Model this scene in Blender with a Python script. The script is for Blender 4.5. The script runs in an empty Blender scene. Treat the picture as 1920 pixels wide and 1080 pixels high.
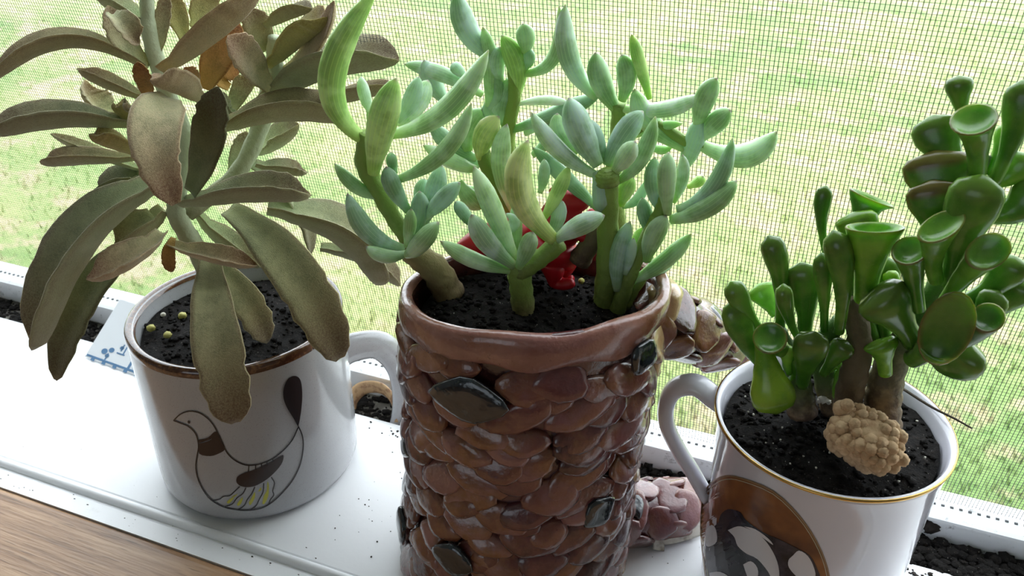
import bpy, bmesh, math, random
from mathutils import Vector, Matrix, noise

random.seed(7)
SC = bpy.context.scene
COL = SC.collection
CM = 0.01

# ------------------------------------------------------------------ camera, world, lights, exposure
MX = ((0.93110966, 0.19158635, -0.31036989),
      (0.36467415, -0.47290632, 0.80210497),
      (0.00689648, -0.86003156, -0.51019423))      # world axes seen from the lens (right, down, forward)
FPX = 1620.0
CAMZ = 27.36                                        # cm above the sill
cam_d = bpy.data.cameras.new('camera')
cam = bpy.data.objects.new('camera', cam_d)
COL.objects.link(cam)
cam_d.sensor_width = 36.0
cam_d.lens = FPX / 1920.0 * 36.0
cam_d.clip_start = 0.01
cam_d.clip_end = 500
rot = Matrix([(r[0], -r[1], -r[2]) for r in MX])
cam.matrix_world = Matrix.Translation((0, 0, CAMZ * CM)) @ rot.to_4x4()
cam_d.dof.use_dof = True
cam_d.dof.focus_distance = 0.315
cam_d.dof.aperture_fstop = 32
SC.camera = cam

W = bpy.data.worlds.new('overcast_sky')
SC.world = W
W.use_nodes = True
bg = W.node_tree.nodes['Background']
bg.inputs[0].default_value = (0.87, 0.95, 1.0, 1)
bg.inputs[1].default_value = 2.7

vs = SC.view_settings
vs.view_transform = 'Standard'
vs.look = 'None'
vs.gamma = 1.0
vs.use_curve_mapping = False
vs.exposure = 1.05
SC.cycles.use_denoising = True
SC.cycles.max_bounces = 8
SC.cycles.sample_clamp_indirect = 6

def area(name, loc, rot_e, sx, sy, power, col):
    l = bpy.data.lights.new(name, 'AREA')
    l.shape = 'RECTANGLE'; l.size = sx; l.size_y = sy; l.energy = power; l.color = col
    o = bpy.data.objects.new(name, l); COL.objects.link(o)
    o.location = loc; o.rotation_euler = rot_e
    return o
# added fill light behind the camera, tinted like daylight; no window stands there
area('room_fill_light', (-0.5, -2.9, 0.55), (math.radians(90), 0, 0), 1.6, 1.3, 3.4, (0.78, 0.88, 1.0))

# ------------------------------------------------------------------ geometry of the view
def ray(px, py):
    d = ((px - 960.0) / FPX, (py - 540.0) / FPX, 1.0)
    return Vector([r[0]*d[0] + r[1]*d[1] + r[2]*d[2] for r in MX])
CAM = Vector((0, 0, CAMZ))
def onz(px, py, z):
    d = ray(px, py); return CAM + d * ((z - CAMZ) / d.z)
def ony(px, py, y):
    d = ray(px, py); return CAM + d * (y / d.y)
class Frame:
    """vertical plane through (cx,cy) facing the viewer; off = cm further away"""
    def __init__(s, cx, cy):
        s.c = Vector((cx, cy, 0)); s.v = Vector((cx, cy, 0)).normalized()
        s.s = Vector((s.v.y, -s.v.x, 0))
    def P(s, px, py, off=0.0):
        d = ray(px, py)
        t = (s.c.dot(s.v) + off) / d.dot(s.v)
        p = CAM + d * t
        for _ in range(6):                      # nothing reaches through the insect screen
            lim = 31.55 - 0.223*(p.z - 1.25) - 0.75
            if p.y <= lim: break
            t *= lim / p.y; p = CAM + d * t
        return p
    def off_of(s, p):
        return (p - s.c).dot(s.v)

def lin(r, g, b):
    f = lambda c: ((c/255.0 + 0.055)/1.055)**2.4 if c > 10 else c/255.0/12.92
    return (f(r), f(g), f(b), 1.0)

# ------------------------------------------------------------------ object helpers (all shapes in cm)
def tag(o, label=None, cat=None, group=None, kind=None):
    if label: o['label'] = label
    if cat: o['category'] = cat
    if group: o['group'] = group
    if kind: o['kind'] = kind
    return o
def empty(name, loc, label, cat, group=None):
    o = bpy.data.objects.new(name, None); COL.objects.link(o)
    o.location = Vector(loc) * CM
    o.empty_display_size = 0.01
    return tag(o, label, cat, group)
def world_loc(o):
    p = Vector((0, 0, 0))
    while o is not None:
        p = p + o.location; o = o.parent
    return p
def build(name, verts, faces, mat, parent=None, origin=None, uvs=None, smooth=True, kind=None):
    """link ONE mesh object; verts in world cm"""
    me = bpy.data.meshes.new(name)
    org = Vector(origin) if origin is not None else None
    base = world_loc(parent) / CM if parent is not None else Vector((0, 0, 0))
    if org is None: org = base.copy()
    me.from_pydata([((Vector(v) - org) * CM)[:] for v in verts], [], faces)
    if uvs is not None:
        ul = me.uv_layers.new(name='UVMap')
        for i, uv in enumerate(uvs): ul.data[i].uv = uv
    if smooth:
        me.polygons.foreach_set('use_smooth', [True] * len(me.polygons))
    me.materials.append(mat)
    o = bpy.data.objects.new(name, me); COL.objects.link(o)
    o.location = (org - base) * CM
    if parent is not None: o.parent = parent
    if kind: o['kind'] = kind
    me.update()
    return o
FOLDP = 1.15
class MB:
    def __init__(s): s.v = []; s.f = []
    def add(s, v, f):
        k = len(s.v); s.v += [Vector(p) for p in v]; s.f += [tuple(i + k for i in q) for q in f]
    def box(s, a, b):
        x0, y0, z0 = a; x1, y1, z1 = b
        s.add([(x0,y0,z0),(x1,y0,z0),(x1,y1,z0),(x0,y1,z0),(x0,y0,z1),(x1,y0,z1),(x1,y1,z1),(x0,y1,z1)],
              [(3,2,1,0),(4,5,6,7),(0,1,5,4),(1,2,6,5),(2,3,7,6),(3,0,4,7)])
    def prism_x(s, prof, x0, x1):
        n = len(prof)
        s.add([(x0, p[0], p[1]) for p in prof] + [(x1, p[0], p[1]) for p in prof],
              [(i, (i+1) % n, (i+1) % n + n, i + n) for i in range(n)] + [tuple(range(n))[::-1], tuple(range(n, 2*n))])
    def lump(s, c, r, sq=(1, 1, 1), n=6, m=4, jit=0.25):
        c = Vector(c); v = [c + Vector((0, 0, r*sq[2]))]; f = []
        for j in range(1, m):
            th = math.pi * j / m
            for i in range(n):
                ph = 2*math.pi*i/n + j*0.5; q = r*(1 + random.uniform(-jit, jit))
                v.append(c + Vector((q*math.sin(th)*math.cos(ph)*sq[0], q*math.sin(th)*math.sin(ph)*sq[1], q*math.cos(th)*sq[2])))
        v.append(c - Vector((0, 0, r*sq[2])))
        for i in range(n): f.append((0, 1+i, 1+(i+1) % n))
        for j in range(m-2):
            for i in range(n):
                a = 1+j*n+i; b = 1+j*n+(i+1) % n; f.append((a, a+n, b+n, b))
        e = len(v)-1
        for i in range(n): f.append((e, 1+(m-2)*n+(i+1) % n, 1+(m-2)*n+i))
        s.add(v, f)
    def build(s, name, mat, parent=None, **k): return build(name, s.v, s.f, mat, parent, **k)

def lerp_tab(tab, t):
    if t <= tab[0][0]: return tab[0][1]
    for (a, va), (b, vb) in zip(tab, tab[1:]):
        if t <= b:
            k = (t-a)/(b-a) if b > a else 0
            k = k*k*(3-2*k)*0.5 + k*0.5
            return va + (vb-va)*k
    return tab[-1][1]
def spline(pts, n):
    """smooth curve through any number of points"""
    pts = [Vector(p) for p in pts]
    if len(pts) == 2: return [pts[0].lerp(pts[1], i/n) for i in range(n+1)]
    if len(pts) == 3:
        a, b, c = pts; out = []
        for i in range(n+1):
            t = i/n
            out.append(a*((1-t)*(1-2*t)) + b*(4*t*(1-t)) + c*(t*(2*t-1)))
        return out
    ext = [pts[0]*2-pts[1]] + pts + [pts[-1]*2-pts[-2]]
    out = []; m = len(pts)-1
    for i in range(n+1):
        u = i/n*m; k = min(int(u), m-1); t = u-k
        p0, p1, p2, p3 = ext[k:k+4]
        out.append(0.5*((2*p1)+(p2-p0)*t+(2*p0-5*p1+4*p2-p3)*t*t+(3*p1-p0-3*p2+p3)*t**3))
    return out
def sweep(path, wid, thk, nrm, nseg=12, fold=None, cap=True, wobble=None):
    """rings along path; wid/thk half sizes per ring; nrm = thickness direction. returns verts, faces, uvs"""
    N = len(path); V = []; F = []; UV = []
    nref = Vector(nrm).normalized(); L = [0.0]
    for i in range(1, N): L.append(L[-1] + (path[i]-path[i-1]).length)
    tot = L[-1] or 1
    pn = None
    for i in range(N):
        t = (path[min(i+1, N-1)] - path[max(i-1, 0)]).normalized()
        ref = nref if pn is None else pn
        side = t.cross(ref)
        if side.length < 1e-4: side = t.cross(Vector((0.3, 0.5, 0.8)))
        side.normalize(); n2 = side.cross(t).normalized(); pn = n2
        for j in range(nseg):
            a = 2*math.pi*j/nseg; ca, sa = math.cos(a), math.sin(a)
            w = wid[i]; th = thk[i]
            up = th*sa
            if fold: up += fold*w*(abs(ca)**FOLDP)
            if wobble: w = w*(1+wobble(i/(N-1), ca))
            V.append(path[i] + side*(w*ca) + n2*up)
    for i in range(N-1):
        for j in range(nseg):
            k = (j+1) % nseg
            F.append((i*nseg+j, i*nseg+k, (i+1)*nseg+k, (i+1)*nseg+j))
            u0, u1 = j/nseg, (j+1)/nseg; v0, v1 = L[i]/tot, L[i+1]/tot
            UV += [(u0, v0), (u1, v0), (u1, v1), (u0, v1)]
    if cap:
        F.append(tuple(range(nseg))[::-1]); UV += [(j/nseg, 0) for j in range(nseg)][::-1]
        F.append(tuple((N-1)*nseg+j for j in range(nseg))); UV += [(j/nseg, 1) for j in range(nseg)]
    return V, F, UV
def lathe(prof, c, n=64, sx=1.0, sy=1.0):
    c = Vector(c); V = []; F = []
    for r, z in prof:
        for j in range(n):
            a = 2*math.pi*j/n; V.append(c + Vector((r*math.cos(a)*sx, r*math.sin(a)*sy, z)))
    for i in range(len(prof)-1):
        for j in range(n):
            k = (j+1) % n; F.append((i*n+j, i*n+k, (i+1)*n+k, (i+1)*n+j))
    return V, F

# ------------------------------------------------------------------ materials
class NT:
    def __init__(s, name):
        s.m = bpy.data.materials.new(name); s.m.use_nodes = True
        s.t = s.m.node_tree; s.b = s.t.nodes['Principled BSDF']
    def n(s, typ, ins=None, **props):
        nd = s.t.nodes.new('ShaderNode' + typ)
        for k, v in props.items(): setattr(nd, k, v)
        for k, v in (ins or {}).items():
            if isinstance(v, bpy.types.NodeSocket): s.t.links.new(v, nd.inputs[k])
            else: nd.inputs[k].default_value = v
        return nd
    def set(s, **k):
        for a, v in k.items():
            i = s.b.inputs[a.replace('_', ' ')]
            if isinstance(v, bpy.types.NodeSocket): s.t.links.new(v, i)
            else: i.default_value = v
        return s.m
    def mix(s, f, a, b, blend='MIX'):
        nd = s.t.nodes.new('ShaderNodeMix'); nd.data_type = 'RGBA'; nd.blend_type = blend
        for i, v in ((0, f), (6, a), (7, b)):
            if isinstance(v, bpy.types.NodeSocket): s.t.links.new(v, nd.inputs[i])
            else: nd.inputs[i].default_value = v
        return nd.outputs[2]
    def math(s, op, a, b=0.0, clamp=False):
        nd = s.t.nodes.new('ShaderNodeMath'); nd.operation = op; nd.use_clamp = clamp
        for i, v in ((0, a), (1, b)):
            if isinstance(v, bpy.types.NodeSocket): s.t.links.new(v, nd.inputs[i])
            else: nd.inputs[i].default_value = v
        return nd.outputs[0]
    def ss(s, x, lo, hi, a=0.0, b=1.0):
        nd = s.n('MapRange', {0: x, 1: lo, 2: hi, 3: a, 4: b}, interpolation_type='SMOOTHSTEP')
        return nd.outputs[0]
    def noise(s, scale, detail=3, rough=0.55, vec=None, out=0):
        ins = {'Scale': scale, 'Detail': detail, 'Roughness': rough}
        if vec is not None: ins['Vector'] = vec
        return s.n('TexNoise', ins).outputs[out]
    def obj(s): return s.n('TexCoord').outputs['Object']
    def geo(s): return s.n('NewGeometry').outputs['Position']
    def bump(s, h, strength=0.3, dist=0.001):
        return s.n('Bump', {'Height': h, 'Strength': strength, 'Distance': dist}).outputs[0]
    def ramp(s, x, stops):
        nd = s.n('ValToRGB', {0: x}); cr = nd.color_ramp
        while len(cr.elements) < len(stops): cr.elements.new(0.5)
        for e, (p, c) in zip(cr.elements, stops): e.position = p; e.color = c
        return nd.outputs[0]

def plain(name, col, rough=0.5, bump=None, **k):
    t = NT(name)
    if bump:
        t.set(Normal=t.bump(t.noise(bump[0], 4, vec=t.geo()), bump[1], bump[2]))
    return t.set(Base_Color=col, Roughness=rough, **k)

def speckled(name, col, spot, scale, lo, hi, rough, **k):
    t = NT(name); v = t.noise(scale, 2, vec=t.geo())
    c = t.mix(t.ss(v, lo, hi), col, spot)
    return t.set(Base_Color=c, Roughness=rough, **k)

M = {}
M['stone'] = speckled('stoneware_glaze', lin(172, 173, 176), lin(138, 136, 134), 2600, 0.60, 0.74, 0.16, Coat_Weight=0.4, Coat_Roughness=0.08)
M['brown_glaze'] = speckled('brown_glaze', lin(74, 44, 28), lin(118, 82, 50), 500, 0.45, 0.75, 0.12, Coat_Weight=0.6)
M['china'] = plain('bone_china', lin(212, 211, 222), 0.10, Coat_Weight=0.5, Coat_Roughness=0.05)
M['gold'] = plain('gold_line', lin(206, 168, 96), 0.25, Metallic=0.95)
M['ink'] = plain('brown_black_print', lin(34, 28, 30), 0.25)
M['ink_brown'] = plain('brown_print', lin(48, 32, 28), 0.25)
M['yellow'] = plain('yellow_print', lin(190, 188, 60), 0.25)
M['pale_print'] = plain('pale_print', lin(188, 184, 160), 0.25)
M['taupe_line'] = plain('taupe_print', lin(140, 112, 78), 0.3)
M['dog_white'] = plain('dog_white_print', lin(214, 212, 218), 0.15)
t = NT('dog_black_print'); v = t.noise(160, 4, vec=t.geo())
M['dog_black'] = t.set(Base_Color=t.ramp(v, [(0.35, lin(22, 22, 30)), (0.7, lin(66, 62, 74))]), Roughness=0.15)
t = NT('dog_backdrop_print'); v = t.noise(55, 3, vec=t.geo())
M['dog_bg'] = t.set(Base_Color=t.ramp(v, [(0.3, lin(84, 52, 38)), (0.5, lin(128, 80, 48)), (0.72, lin(160, 108, 62))]), Roughness=0.15)

# white painted sill, dirty
t = NT('sill_paint'); g = t.geo()
d1 = t.ss(t.noise(55, 5, 0.7, g), 0.62, 0.80); d2 = t.ss(t.noise(900, 2, 0.5, g), 0.76, 0.80)
c = t.mix(t.math('MULTIPLY', d1, 0.25), lin(240, 241, 243), lin(170, 165, 155))
c = t.mix(t.math('MULTIPLY', d2, 0.6), c, lin(120, 112, 100))
t.set(Normal=t.bump(t.noise(260, 3, vec=g), 0.12, 0.0005))
M['sill'] = t.set(Base_Color=c, Roughness=0.38)
t = NT('frame_paint'); g = t.geo()
d1 = t.ss(t.noise(160, 5, 0.75, g), 0.58, 0.72)
c = t.mix(t.math('MULTIPLY', d1, 0.7), lin(232, 234, 236), lin(92, 88, 80))
M['frame'] = t.set(Base_Color=c, Roughness=0.45)
t = NT('track_grime'); g = t.geo()
M['grime'] = t.set(Base_Color=t.ramp(t.noise(90, 5, 0.7, g), [(0.35, lin(40, 36, 32)), (0.55, lin(84, 80, 72)), (0.7, lin(150, 148, 140))]), Roughness=0.8)
# wood
t = NT('stool_wood'); g = t.geo()
mp = t.n('Mapping', {'Vector': g, 'Scale': (4.0, 55.0, 20.0), 'Rotation': (0, 0, 0.06)}).outputs[0]
w1 = t.noise(3.0, 6, 0.65, mp); w2 = t.noise(16, 3, 0.5, mp)
c = t.ramp(w1, [(0.3, lin(110, 80, 56)), (0.5, lin(160, 124, 92)), (0.72, lin(190, 156, 122))])
c = t.mix(t.ss(w2, 0.58, 0.72, 0, 0.5), c, lin(84, 58, 40))
t.set(Normal=t.bump(w2, 0.25, 0.001))
M['wood'] = t.set(Base_Color=c, Roughness=0.42)
M['wall'] = plain('room_wall_paint', lin(206, 204, 198), 0.8, (60, 0.1, 0.002))
M['ceiling'] = plain('ceiling_paint', lin(232, 232, 230), 0.9, (60, 0.1, 0.002))
M['floor'] = plain('floor_boards', lin(150, 116, 84), 0.5, (20, 0.1, 0.002))
M['wire'] = plain('screen_wire', lin(62, 66, 66), 0.55)
M['dash'] = plain('spline_rubber', lin(70, 72, 74), 0.8)
# lawn
def lawn_mat(name, k):
    t = NT(name); g = t.geo()
    a = t.noise(0.9, 4, 0.6, g); b = t.noise(5.0, 4, 0.65, g); e = t.noise(28.0, 3, 0.7, g)
    c = t.ramp(a, [(0.30, lin(92*k, 118*k, 62*k)), (0.50, lin(118*k, 136*k, 78*k)), (0.68, lin(146*k, 150*k, 98*k))])
    c = t.mix(t.ss(b, 0.48, 0.64, 0, 0.8), c, lin(164*k, 146*k, 118*k))
    c = t.mix(t.ss(e, 0.50, 0.72, 0, 0.6), c, lin(76*k, 112*k, 50*k))
    return t.set(Base_Color=c, Roughness=0.9)
M['lawn'] = lawn_mat('lawn_ground', 1.0)
M['grass'] = lawn_mat('lawn_blades', 1.0)
# soil
t = NT('potting_soil'); g = t.geo()
v = t.noise(420, 5, 0.7, g); s2 = t.ss(t.noise(1300, 2, 0.5, g), 0.70, 0.75)
c = t.ramp(v, [(0.3, lin(9, 8, 8)), (0.6, lin(27, 23, 20)), (0.8, lin(60, 50, 43))])
c = t.mix(t.math('MULTIPLY', s2, 0.8), c, lin(170, 165, 155))
t.set(Normal=t.bump(v, 0.9, 0.002))
M['soil'] = t.set(Base_Color=c, Roughness=0.85, Specular_IOR_Level=0.2)
M['crumb'] = plain('soil_crumb', lin(40, 33, 28), 0.9)
# trunk pot glaze
def clay(name, cs, scale=90):
    t = NT(name); g = t.geo(); r = t.n('ObjectInfo').outputs['Random']
    v = t.noise(scale, 4, 0.6, g); v = t.math('ADD', v, t.math('MULTIPLY', t.math('SUBTRACT', r, 0.5), 0.5))
    c = t.ramp(v, cs)
    w = t.noise(900, 3, 0.6, g)
    c = t.mix(t.ss(w, 0.66, 0.74, 0, 0.7), c, lin(40, 20, 14))
    big = t.noise(26, 3, 0.5, g)
    c = t.mix(t.ss(big, 0.45, 0.62, 0, 0.55), c, lin(104, 56, 62))
    t.set(Normal=t.bump(t.noise(240, 3, 0.6, g), 0.35, 0.0015))
    return t.set(Base_Color=c, Roughness=0.22, Coat_Weight=0.7, Coat_Roughness=0.12)
M['clay'] = clay('trunk_scale_glaze', [(0.25, lin(66, 34, 32)), (0.42, lin(100, 56, 46)), (0.60, lin(126, 82, 52)), (0.78, lin(140, 98, 94))])
M['clay_dark'] = clay('trunk_body_glaze', [(0.3, lin(54, 26, 24)), (0.6, lin(86, 48, 38)), (0.8, lin(112, 70, 56))])
M['clay_rim'] = clay('trunk_rim_glaze', [(0.28, lin(88, 44, 36)), (0.5, lin(130, 82, 58)), (0.72, lin(156, 112, 98))], 60)
M['clay_pale'] = clay('trunk_pale_glaze', [(0.3, lin(140, 96, 60)), (0.5, lin(186, 150, 104)), (0.75, lin(206, 178, 140))], 60)
t = NT('slate_leaf_glaze'); v = t.noise(160, 4, vec=t.geo())
M['slate'] = t.set(Base_Color=t.ramp(v, [(0.35, lin(18, 23, 28)), (0.6, lin(34, 43, 50)), (0.8, lin(70, 82, 86))]), Roughness=0.12, Coat_Weight=0.8,
                   Normal=t.bump(t.noise(200, 2, vec=t.geo()), 0.4, 0.002))

# leaves: UV = (angle round the leaf, length along it); object colour tints each leaf
def leaf_edge(t):
    uv = t.n('UVMap').outputs[0]; sp = t.n('SeparateXYZ', {0: uv})
    u, v = sp.outputs[0], sp.outputs[1]
    ang = t.math('MULTIPLY', u, 2*math.pi)
    return u, v, t.math('ABSOLUTE', t.math('COSINE', ang)), t.math('SINE', ang)
t = NT('velvet_leaf'); u, v, e, s_ = leaf_edge(t); g = t.geo()
oc = t.n('ObjectInfo').outputs['Color']
n1 = t.noise(170, 4, 0.6, g); n2 = t.noise(1500, 3, 0.7, g)
base = t.mix(t.ss(n1, 0.35, 0.65), lin(126, 130, 104), lin(160, 160, 132))
ridge = t.ss(e, 0.93, 0.99, 0.0, 0.55)
br = t.math('MAXIMUM', t.ss(t.math('ADD', e, t.math('MULTIPLY', n1, 0.25)), 0.86, 1.12), t.ss(t.math('ADD', v, t.math('MULTIPLY', n1, 0.2)), 0.72, 1.06))
grad = t.ss(t.math('ADD', v, t.math('MULTIPLY', n1, 0.3)), 0.42, 1.15)
base = t.mix(t.ss(v, 0.0, 0.45, 0.65, 0.0), base, lin(164, 178, 142))
base = t.mix(t.math('MULTIPLY', grad, 0.7), base, lin(128, 92, 70))
base = t.mix(t.math('MULTIPLY', br, 0.72), base, lin(96, 66, 54))
base = t.mix(ridge, base, lin(186, 180, 156))
base = t.mix(t.ss(s_, 0.0, -0.5, 0.0, 0.40), base, lin(176, 168, 140))
base = t.mix(t.ss(n2, 0.3, 0.7, 0.0, 0.35), base, lin(196, 190, 160))
base = t.mix(1.0, base, oc, 'MULTIPLY')
t.set(Normal=t.bump(t.noise(2600, 2, 0.7, g), 0.5, 0.0008))
M['velvet'] = t.set(Base_Color=base, Roughness=0.95, Sheen_Weight=0.45, Sheen_Roughness=0.45, Sheen_Tint=(0.9, 0.88, 0.76, 1), Subsurface_Weight=0.12, Subsurface_Radius=(0.6, 0.5, 0.2), Subsurface_Scale=0.004)

t = NT('chalky_leaf'); u, v, e, s_ = leaf_edge(t); g = t.geo()
oc = t.n('ObjectInfo').outputs['Color']
n1 = t.noise(120, 4, 0.55, g)
base = t.mix(t.ss(n1, 0.38, 0.62), lin(160, 190, 146), lin(206, 224, 208))
st = t.math('SINE', t.math('MULTIPLY', u, 2*math.pi*18)); st = t.ss(st, 0.8, 1.0, 0, 0.5)
base = t.mix(st, base, lin(222, 238, 190))
base = t.mix(t.ss(v, 0.0, 0.22, 0.5, 0.0), base, lin(176, 200, 120))
base = t.mix(1.0, base, oc, 'MULTIPLY')
base = t.mix(t.ss(v, 0.95, 1.0, 0.0, 0.85), base, lin(126, 84, 104))
M['chalky'] = t.set(Base_Color=base, Roughness=0.36, Subsurface_Weight=0.35, Subsurface_Radius=(0.6, 0.9, 0.3), Subsurface_Scale=0.006, Specular_IOR_Level=0.4)

t = NT('glossy_leaf'); u, v, e, s_ = leaf_edge(t); g = t.geo()
oc = t.n('ObjectInfo').outputs['Color']
n1 = t.noise(110, 3, 0.5, g)
base = t.mix(t.ss(n1, 0.35, 0.65), lin(78, 134, 42), lin(114, 166, 62))
base = t.mix(t.ss(t.noise(2200, 1, 0.5, g), 0.66, 0.72, 0, 0.3), base, lin(140, 170, 100))
base = t.mix(1.0, base, oc, 'MULTIPLY')
at = t.n('Attribute', attribute_name='rim').outputs['Fac']
base = t.mix(t.math('MULTIPLY', at, 0.8), base, lin(120, 52, 46))
M['glossy'] = t.set(Base_Color=base, Roughness=0.24, Subsurface_Weight=0.2, Subsurface_Radius=(0.5, 0.9, 0.15), Subsurface_Scale=0.006, Coat_Weight=0.1)

def stem_mat(name, c0, c1, c2, rough):
    t = NT(name); g = t.geo(); v = t.noise(180, 4, 0.65, g)
    uvn = t.n('UVMap').outputs[0]; sp = t.n('SeparateXYZ', {0: uvn})
    low = t.ss(t.math('ADD', sp.outputs[1], t.math('MULTIPLY', v, 0.3)), 0.15, 0.75)
    c = t.mix(t.ss(v, 0.4, 0.66), c0, c1); c = t.mix(low, c, c2)
    t.set(Normal=t.bump(t.noise(420, 3, vec=g), 0.5, 0.0012))
    return t.set(Base_Color=c, Roughness=rough)
M['stem_velvet'] = stem_mat('velvet_stem', lin(138, 138, 108), lin(160, 160, 130), lin(186, 198, 166), 0.9)
M['stem_chalky'] = stem_mat('chalky_stem', lin(112, 104, 66), lin(150, 140, 96), lin(132, 158, 72), 0.6)
M['stem_green'] = stem_mat('green_stem', lin(112, 128, 62), lin(132, 148, 76), lin(136, 166, 76), 0.5)
M['stem_brown'] = stem_mat('woody_stem', lin(84, 64, 48), lin(128, 102, 78), lin(104, 92, 66), 0.75)
M['stem_tan'] = stem_mat('tan_stem', lin(122, 104, 74), lin(160, 142, 106), lin(146, 134, 88), 0.7)
M['stem_gollum'] = stem_mat('thick_jade_stem', lin(86, 68, 54), lin(138, 112, 88), lin(78, 112, 50), 0.6)
M['red'] = plain('red_plastic', lin(190, 26, 40), 0.38, Subsurface_Weight=0.1, Subsurface_Scale=0.002)
M['pebble'] = plain('fertiliser_pellet', lin(176, 170, 92), 0.6, (900, 0.3, 0.0006))
M['grit'] = plain('pale_grit', lin(206, 202, 190), 0.7)
t = NT('beige_stone'); v = t.noise(300, 4, 0.6, t.geo())
M['nodule'] = t.set(Base_Color=t.ramp(v, [(0.3, lin(182, 146, 108)), (0.7, lin(226, 196, 156))]), Roughness=0.85, Normal=t.bump(t.noise(1400, 2, vec=t.geo()), 0.3, 0.0006))
M['twig'] = plain('dry_twig', lin(62, 52, 40), 0.8)
M['husk'] = speckled('dry_husk', lin(186, 152, 112), lin(140, 104, 74), 300, 0.45, 0.7, 0.7)
M['dead_leaf'] = speckled('dead_leaf', lin(196, 190, 176), lin(150, 138, 120), 260, 0.45, 0.7, 0.6)
M['card'] = plain('white_card', lin(232, 236, 240), 0.4)
M['card_grey'] = plain('grey_card_panel', lin(190, 200, 210), 0.4)
M['blue_ink'] = plain('blue_print', lin(92, 130, 168), 0.4)

# ------------------------------------------------------------------ the room (only what lights and holds the window)
def struct(o): o['kind'] = 'structure'; return o
WX0, WX1, WZ1 = -92.0, 62.0, 120.0
m = MB()
m.box((-230, 8, -75), (WX0, 34, 175)); m.box((WX1, 8, -75), (190, 34, 175))
m.box((WX0, 8, -75), (WX1, 34, -4)); m.box((WX0, 8, WZ1), (WX1, 34, 175))
struct(m.build('wall_front', M['wall'], smooth=False))
m = MB(); m.box((-240, -330, -75), (-230, 34, 175)); struct(m.build('wall_left', M['wall'], smooth=False))
m = MB(); m.box((190, -330, -75), (200, 34, 175)); struct(m.build('wall_right', M['wall'], smooth=False))
m = MB(); m.box((-240, -340, -75), (200, -330, 175)); struct(m.build('wall_back', M['wall'], smooth=False))
m = MB(); m.box((-240, -340, 175), (200, 34, 185)); struct(m.build('ceiling', M['ceiling'], smooth=False))
m = MB(); m.box((-240, -340, -85), (200, 34, -75)); struct(m.build('floor', M['floor'], smooth=False))

# white sill: back part flat, a rounded bead and a front strip
m = MB()
m.prism_x([(18.35, -2.5), (18.35, -0.02), (19.2, -0.05), (19.32, -0.12), (19.4, -0.12), (19.4, -2.5)], WX0, WX1)
m.prism_x([(19.82, -2.5), (19.82, -0.08), (19.9, 0.0), (28.55, 0.0), (28.75, -0.06), (28.8, -0.2), (28.8, -2.5)], WX0, WX1)
sill = struct(m.build('trim_1', M['sill'], smooth=False, origin=(-15, 24, 0)))
m = MB()
prof = [(19.4, -2.0)] + [(19.6 - 0.21*math.cos(a), -0.06 + 0.2*math.sin(a)) for a in [math.pi*i/8 for i in range(9)]] + [(19.81, -2.0)]
m.prism_x(prof, WX0, WX1)
m.build('bead', M['sill'], sill)
m = MB(); m.box((WX0, 28.8, -3.0), (WX1, 31.0, -0.35)); m.build('track', M['grime'], sill, smooth=False)
m = MB()
m.prism_x([(-3.0, -2.6), (-3.4, -1.4), (-3.0, -0.2), (-2.4, 0.05), (18.0, 0.05), (18.3, -0.1), (18.34, -2.6)], WX0, WX1)
struct(m.build('trim_2', M['wood'], smooth=False, origin=(-15, 8, 0)))

# window: rails and insect screen, leaning in at the top
LEAN = 0.223
SY0, SZ0 = 31.55, 1.25
def scr_y(z): return SY0 - LEAN*(z - SZ0)
win = bpy.data.objects.new('window_1', None); COL.objects.link(win); win.location = Vector((-15, 31, 0))*CM; win['kind'] = 'structure'
m = MB()
m.prism_x([(30.75, -0.4), (30.75, 0.78), (30.62, 0.84), (30.62, 0.98), (30.8, 1.05), (31.5, 1.22), (31.7, 1.22), (32.6, 0.9), (32.6, -0.4)], WX0, WX1)
m.build('bottom_rail', M['frame'], win, smooth=False)
for x0, x1 in ((WX0, WX0+3), (WX1-3, WX1)):
    m = MB()
    for a, b in ((1.2, WZ1),):
        y0, y1 = scr_y(a), scr_y(b)
        m.add([(x0, y0-.8, a), (x1, y0-.8, a), (x1, y0+.8, a), (x0, y0+.8, a), (x0, y1-.8, b), (x1, y1-.8, b), (x1, y1+.8, b), (x0, y1+.8, b)],
              [(3,2,1,0),(4,5,6,7),(0,1,5,4),(1,2,6,5),(2,3,7,6),(3,0,4,7)])
    m.build('side_rail', M['frame'], win, smooth=False)
m = MB(); m.box((WX0, scr_y(WZ1)-.9, WZ1-3), (WX1, scr_y(WZ1)+1.6, WZ1)); m.build('top_rail', M['frame'], win, smooth=False)
m = MB()
R = 0.0125
def wire(p, q, r):
    p = Vector(p); q = Vector(q); d = (q-p).normalized(); a = d.cross(Vector((0, 1, 0.22))).normalized()*r; b = d.cross(a).normalized()*r
    m.add([p+a, p+b, p-a, p-b, q+a, q+b, q-a, q-b], [(0,1,5,4),(1,2,6,5),(2,3,7,6),(3,0,4,7)])
x = WX0+3
while x < WX1-3:
    j = random.uniform(-.008, .008)
    wire((x+j, scr_y(1.1), 1.1), (x+j, scr_y(WZ1-3), WZ1-3), R); x += 0.138
z = SZ0+0.05
while z < WZ1-3:
    j = random.uniform(-.008, .008)
    wire((WX0+3, scr_y(z+j)+0.012, z+j), (WX1-3, scr_y(z+j)+0.012, z+j), R*0.62); z += 0.155
m.build('screen_mesh', M['wire'], win, smooth=False, kind='stuff')
m = MB(); x = WX0+3
while x < WX1-3:
    m.box((x, 31.27, 1.16), (x+0.13, 31.36, 1.20)); x += 0.345
m.build('spline_mark', M['dash'], win, smooth=False, kind='stuff')

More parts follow.
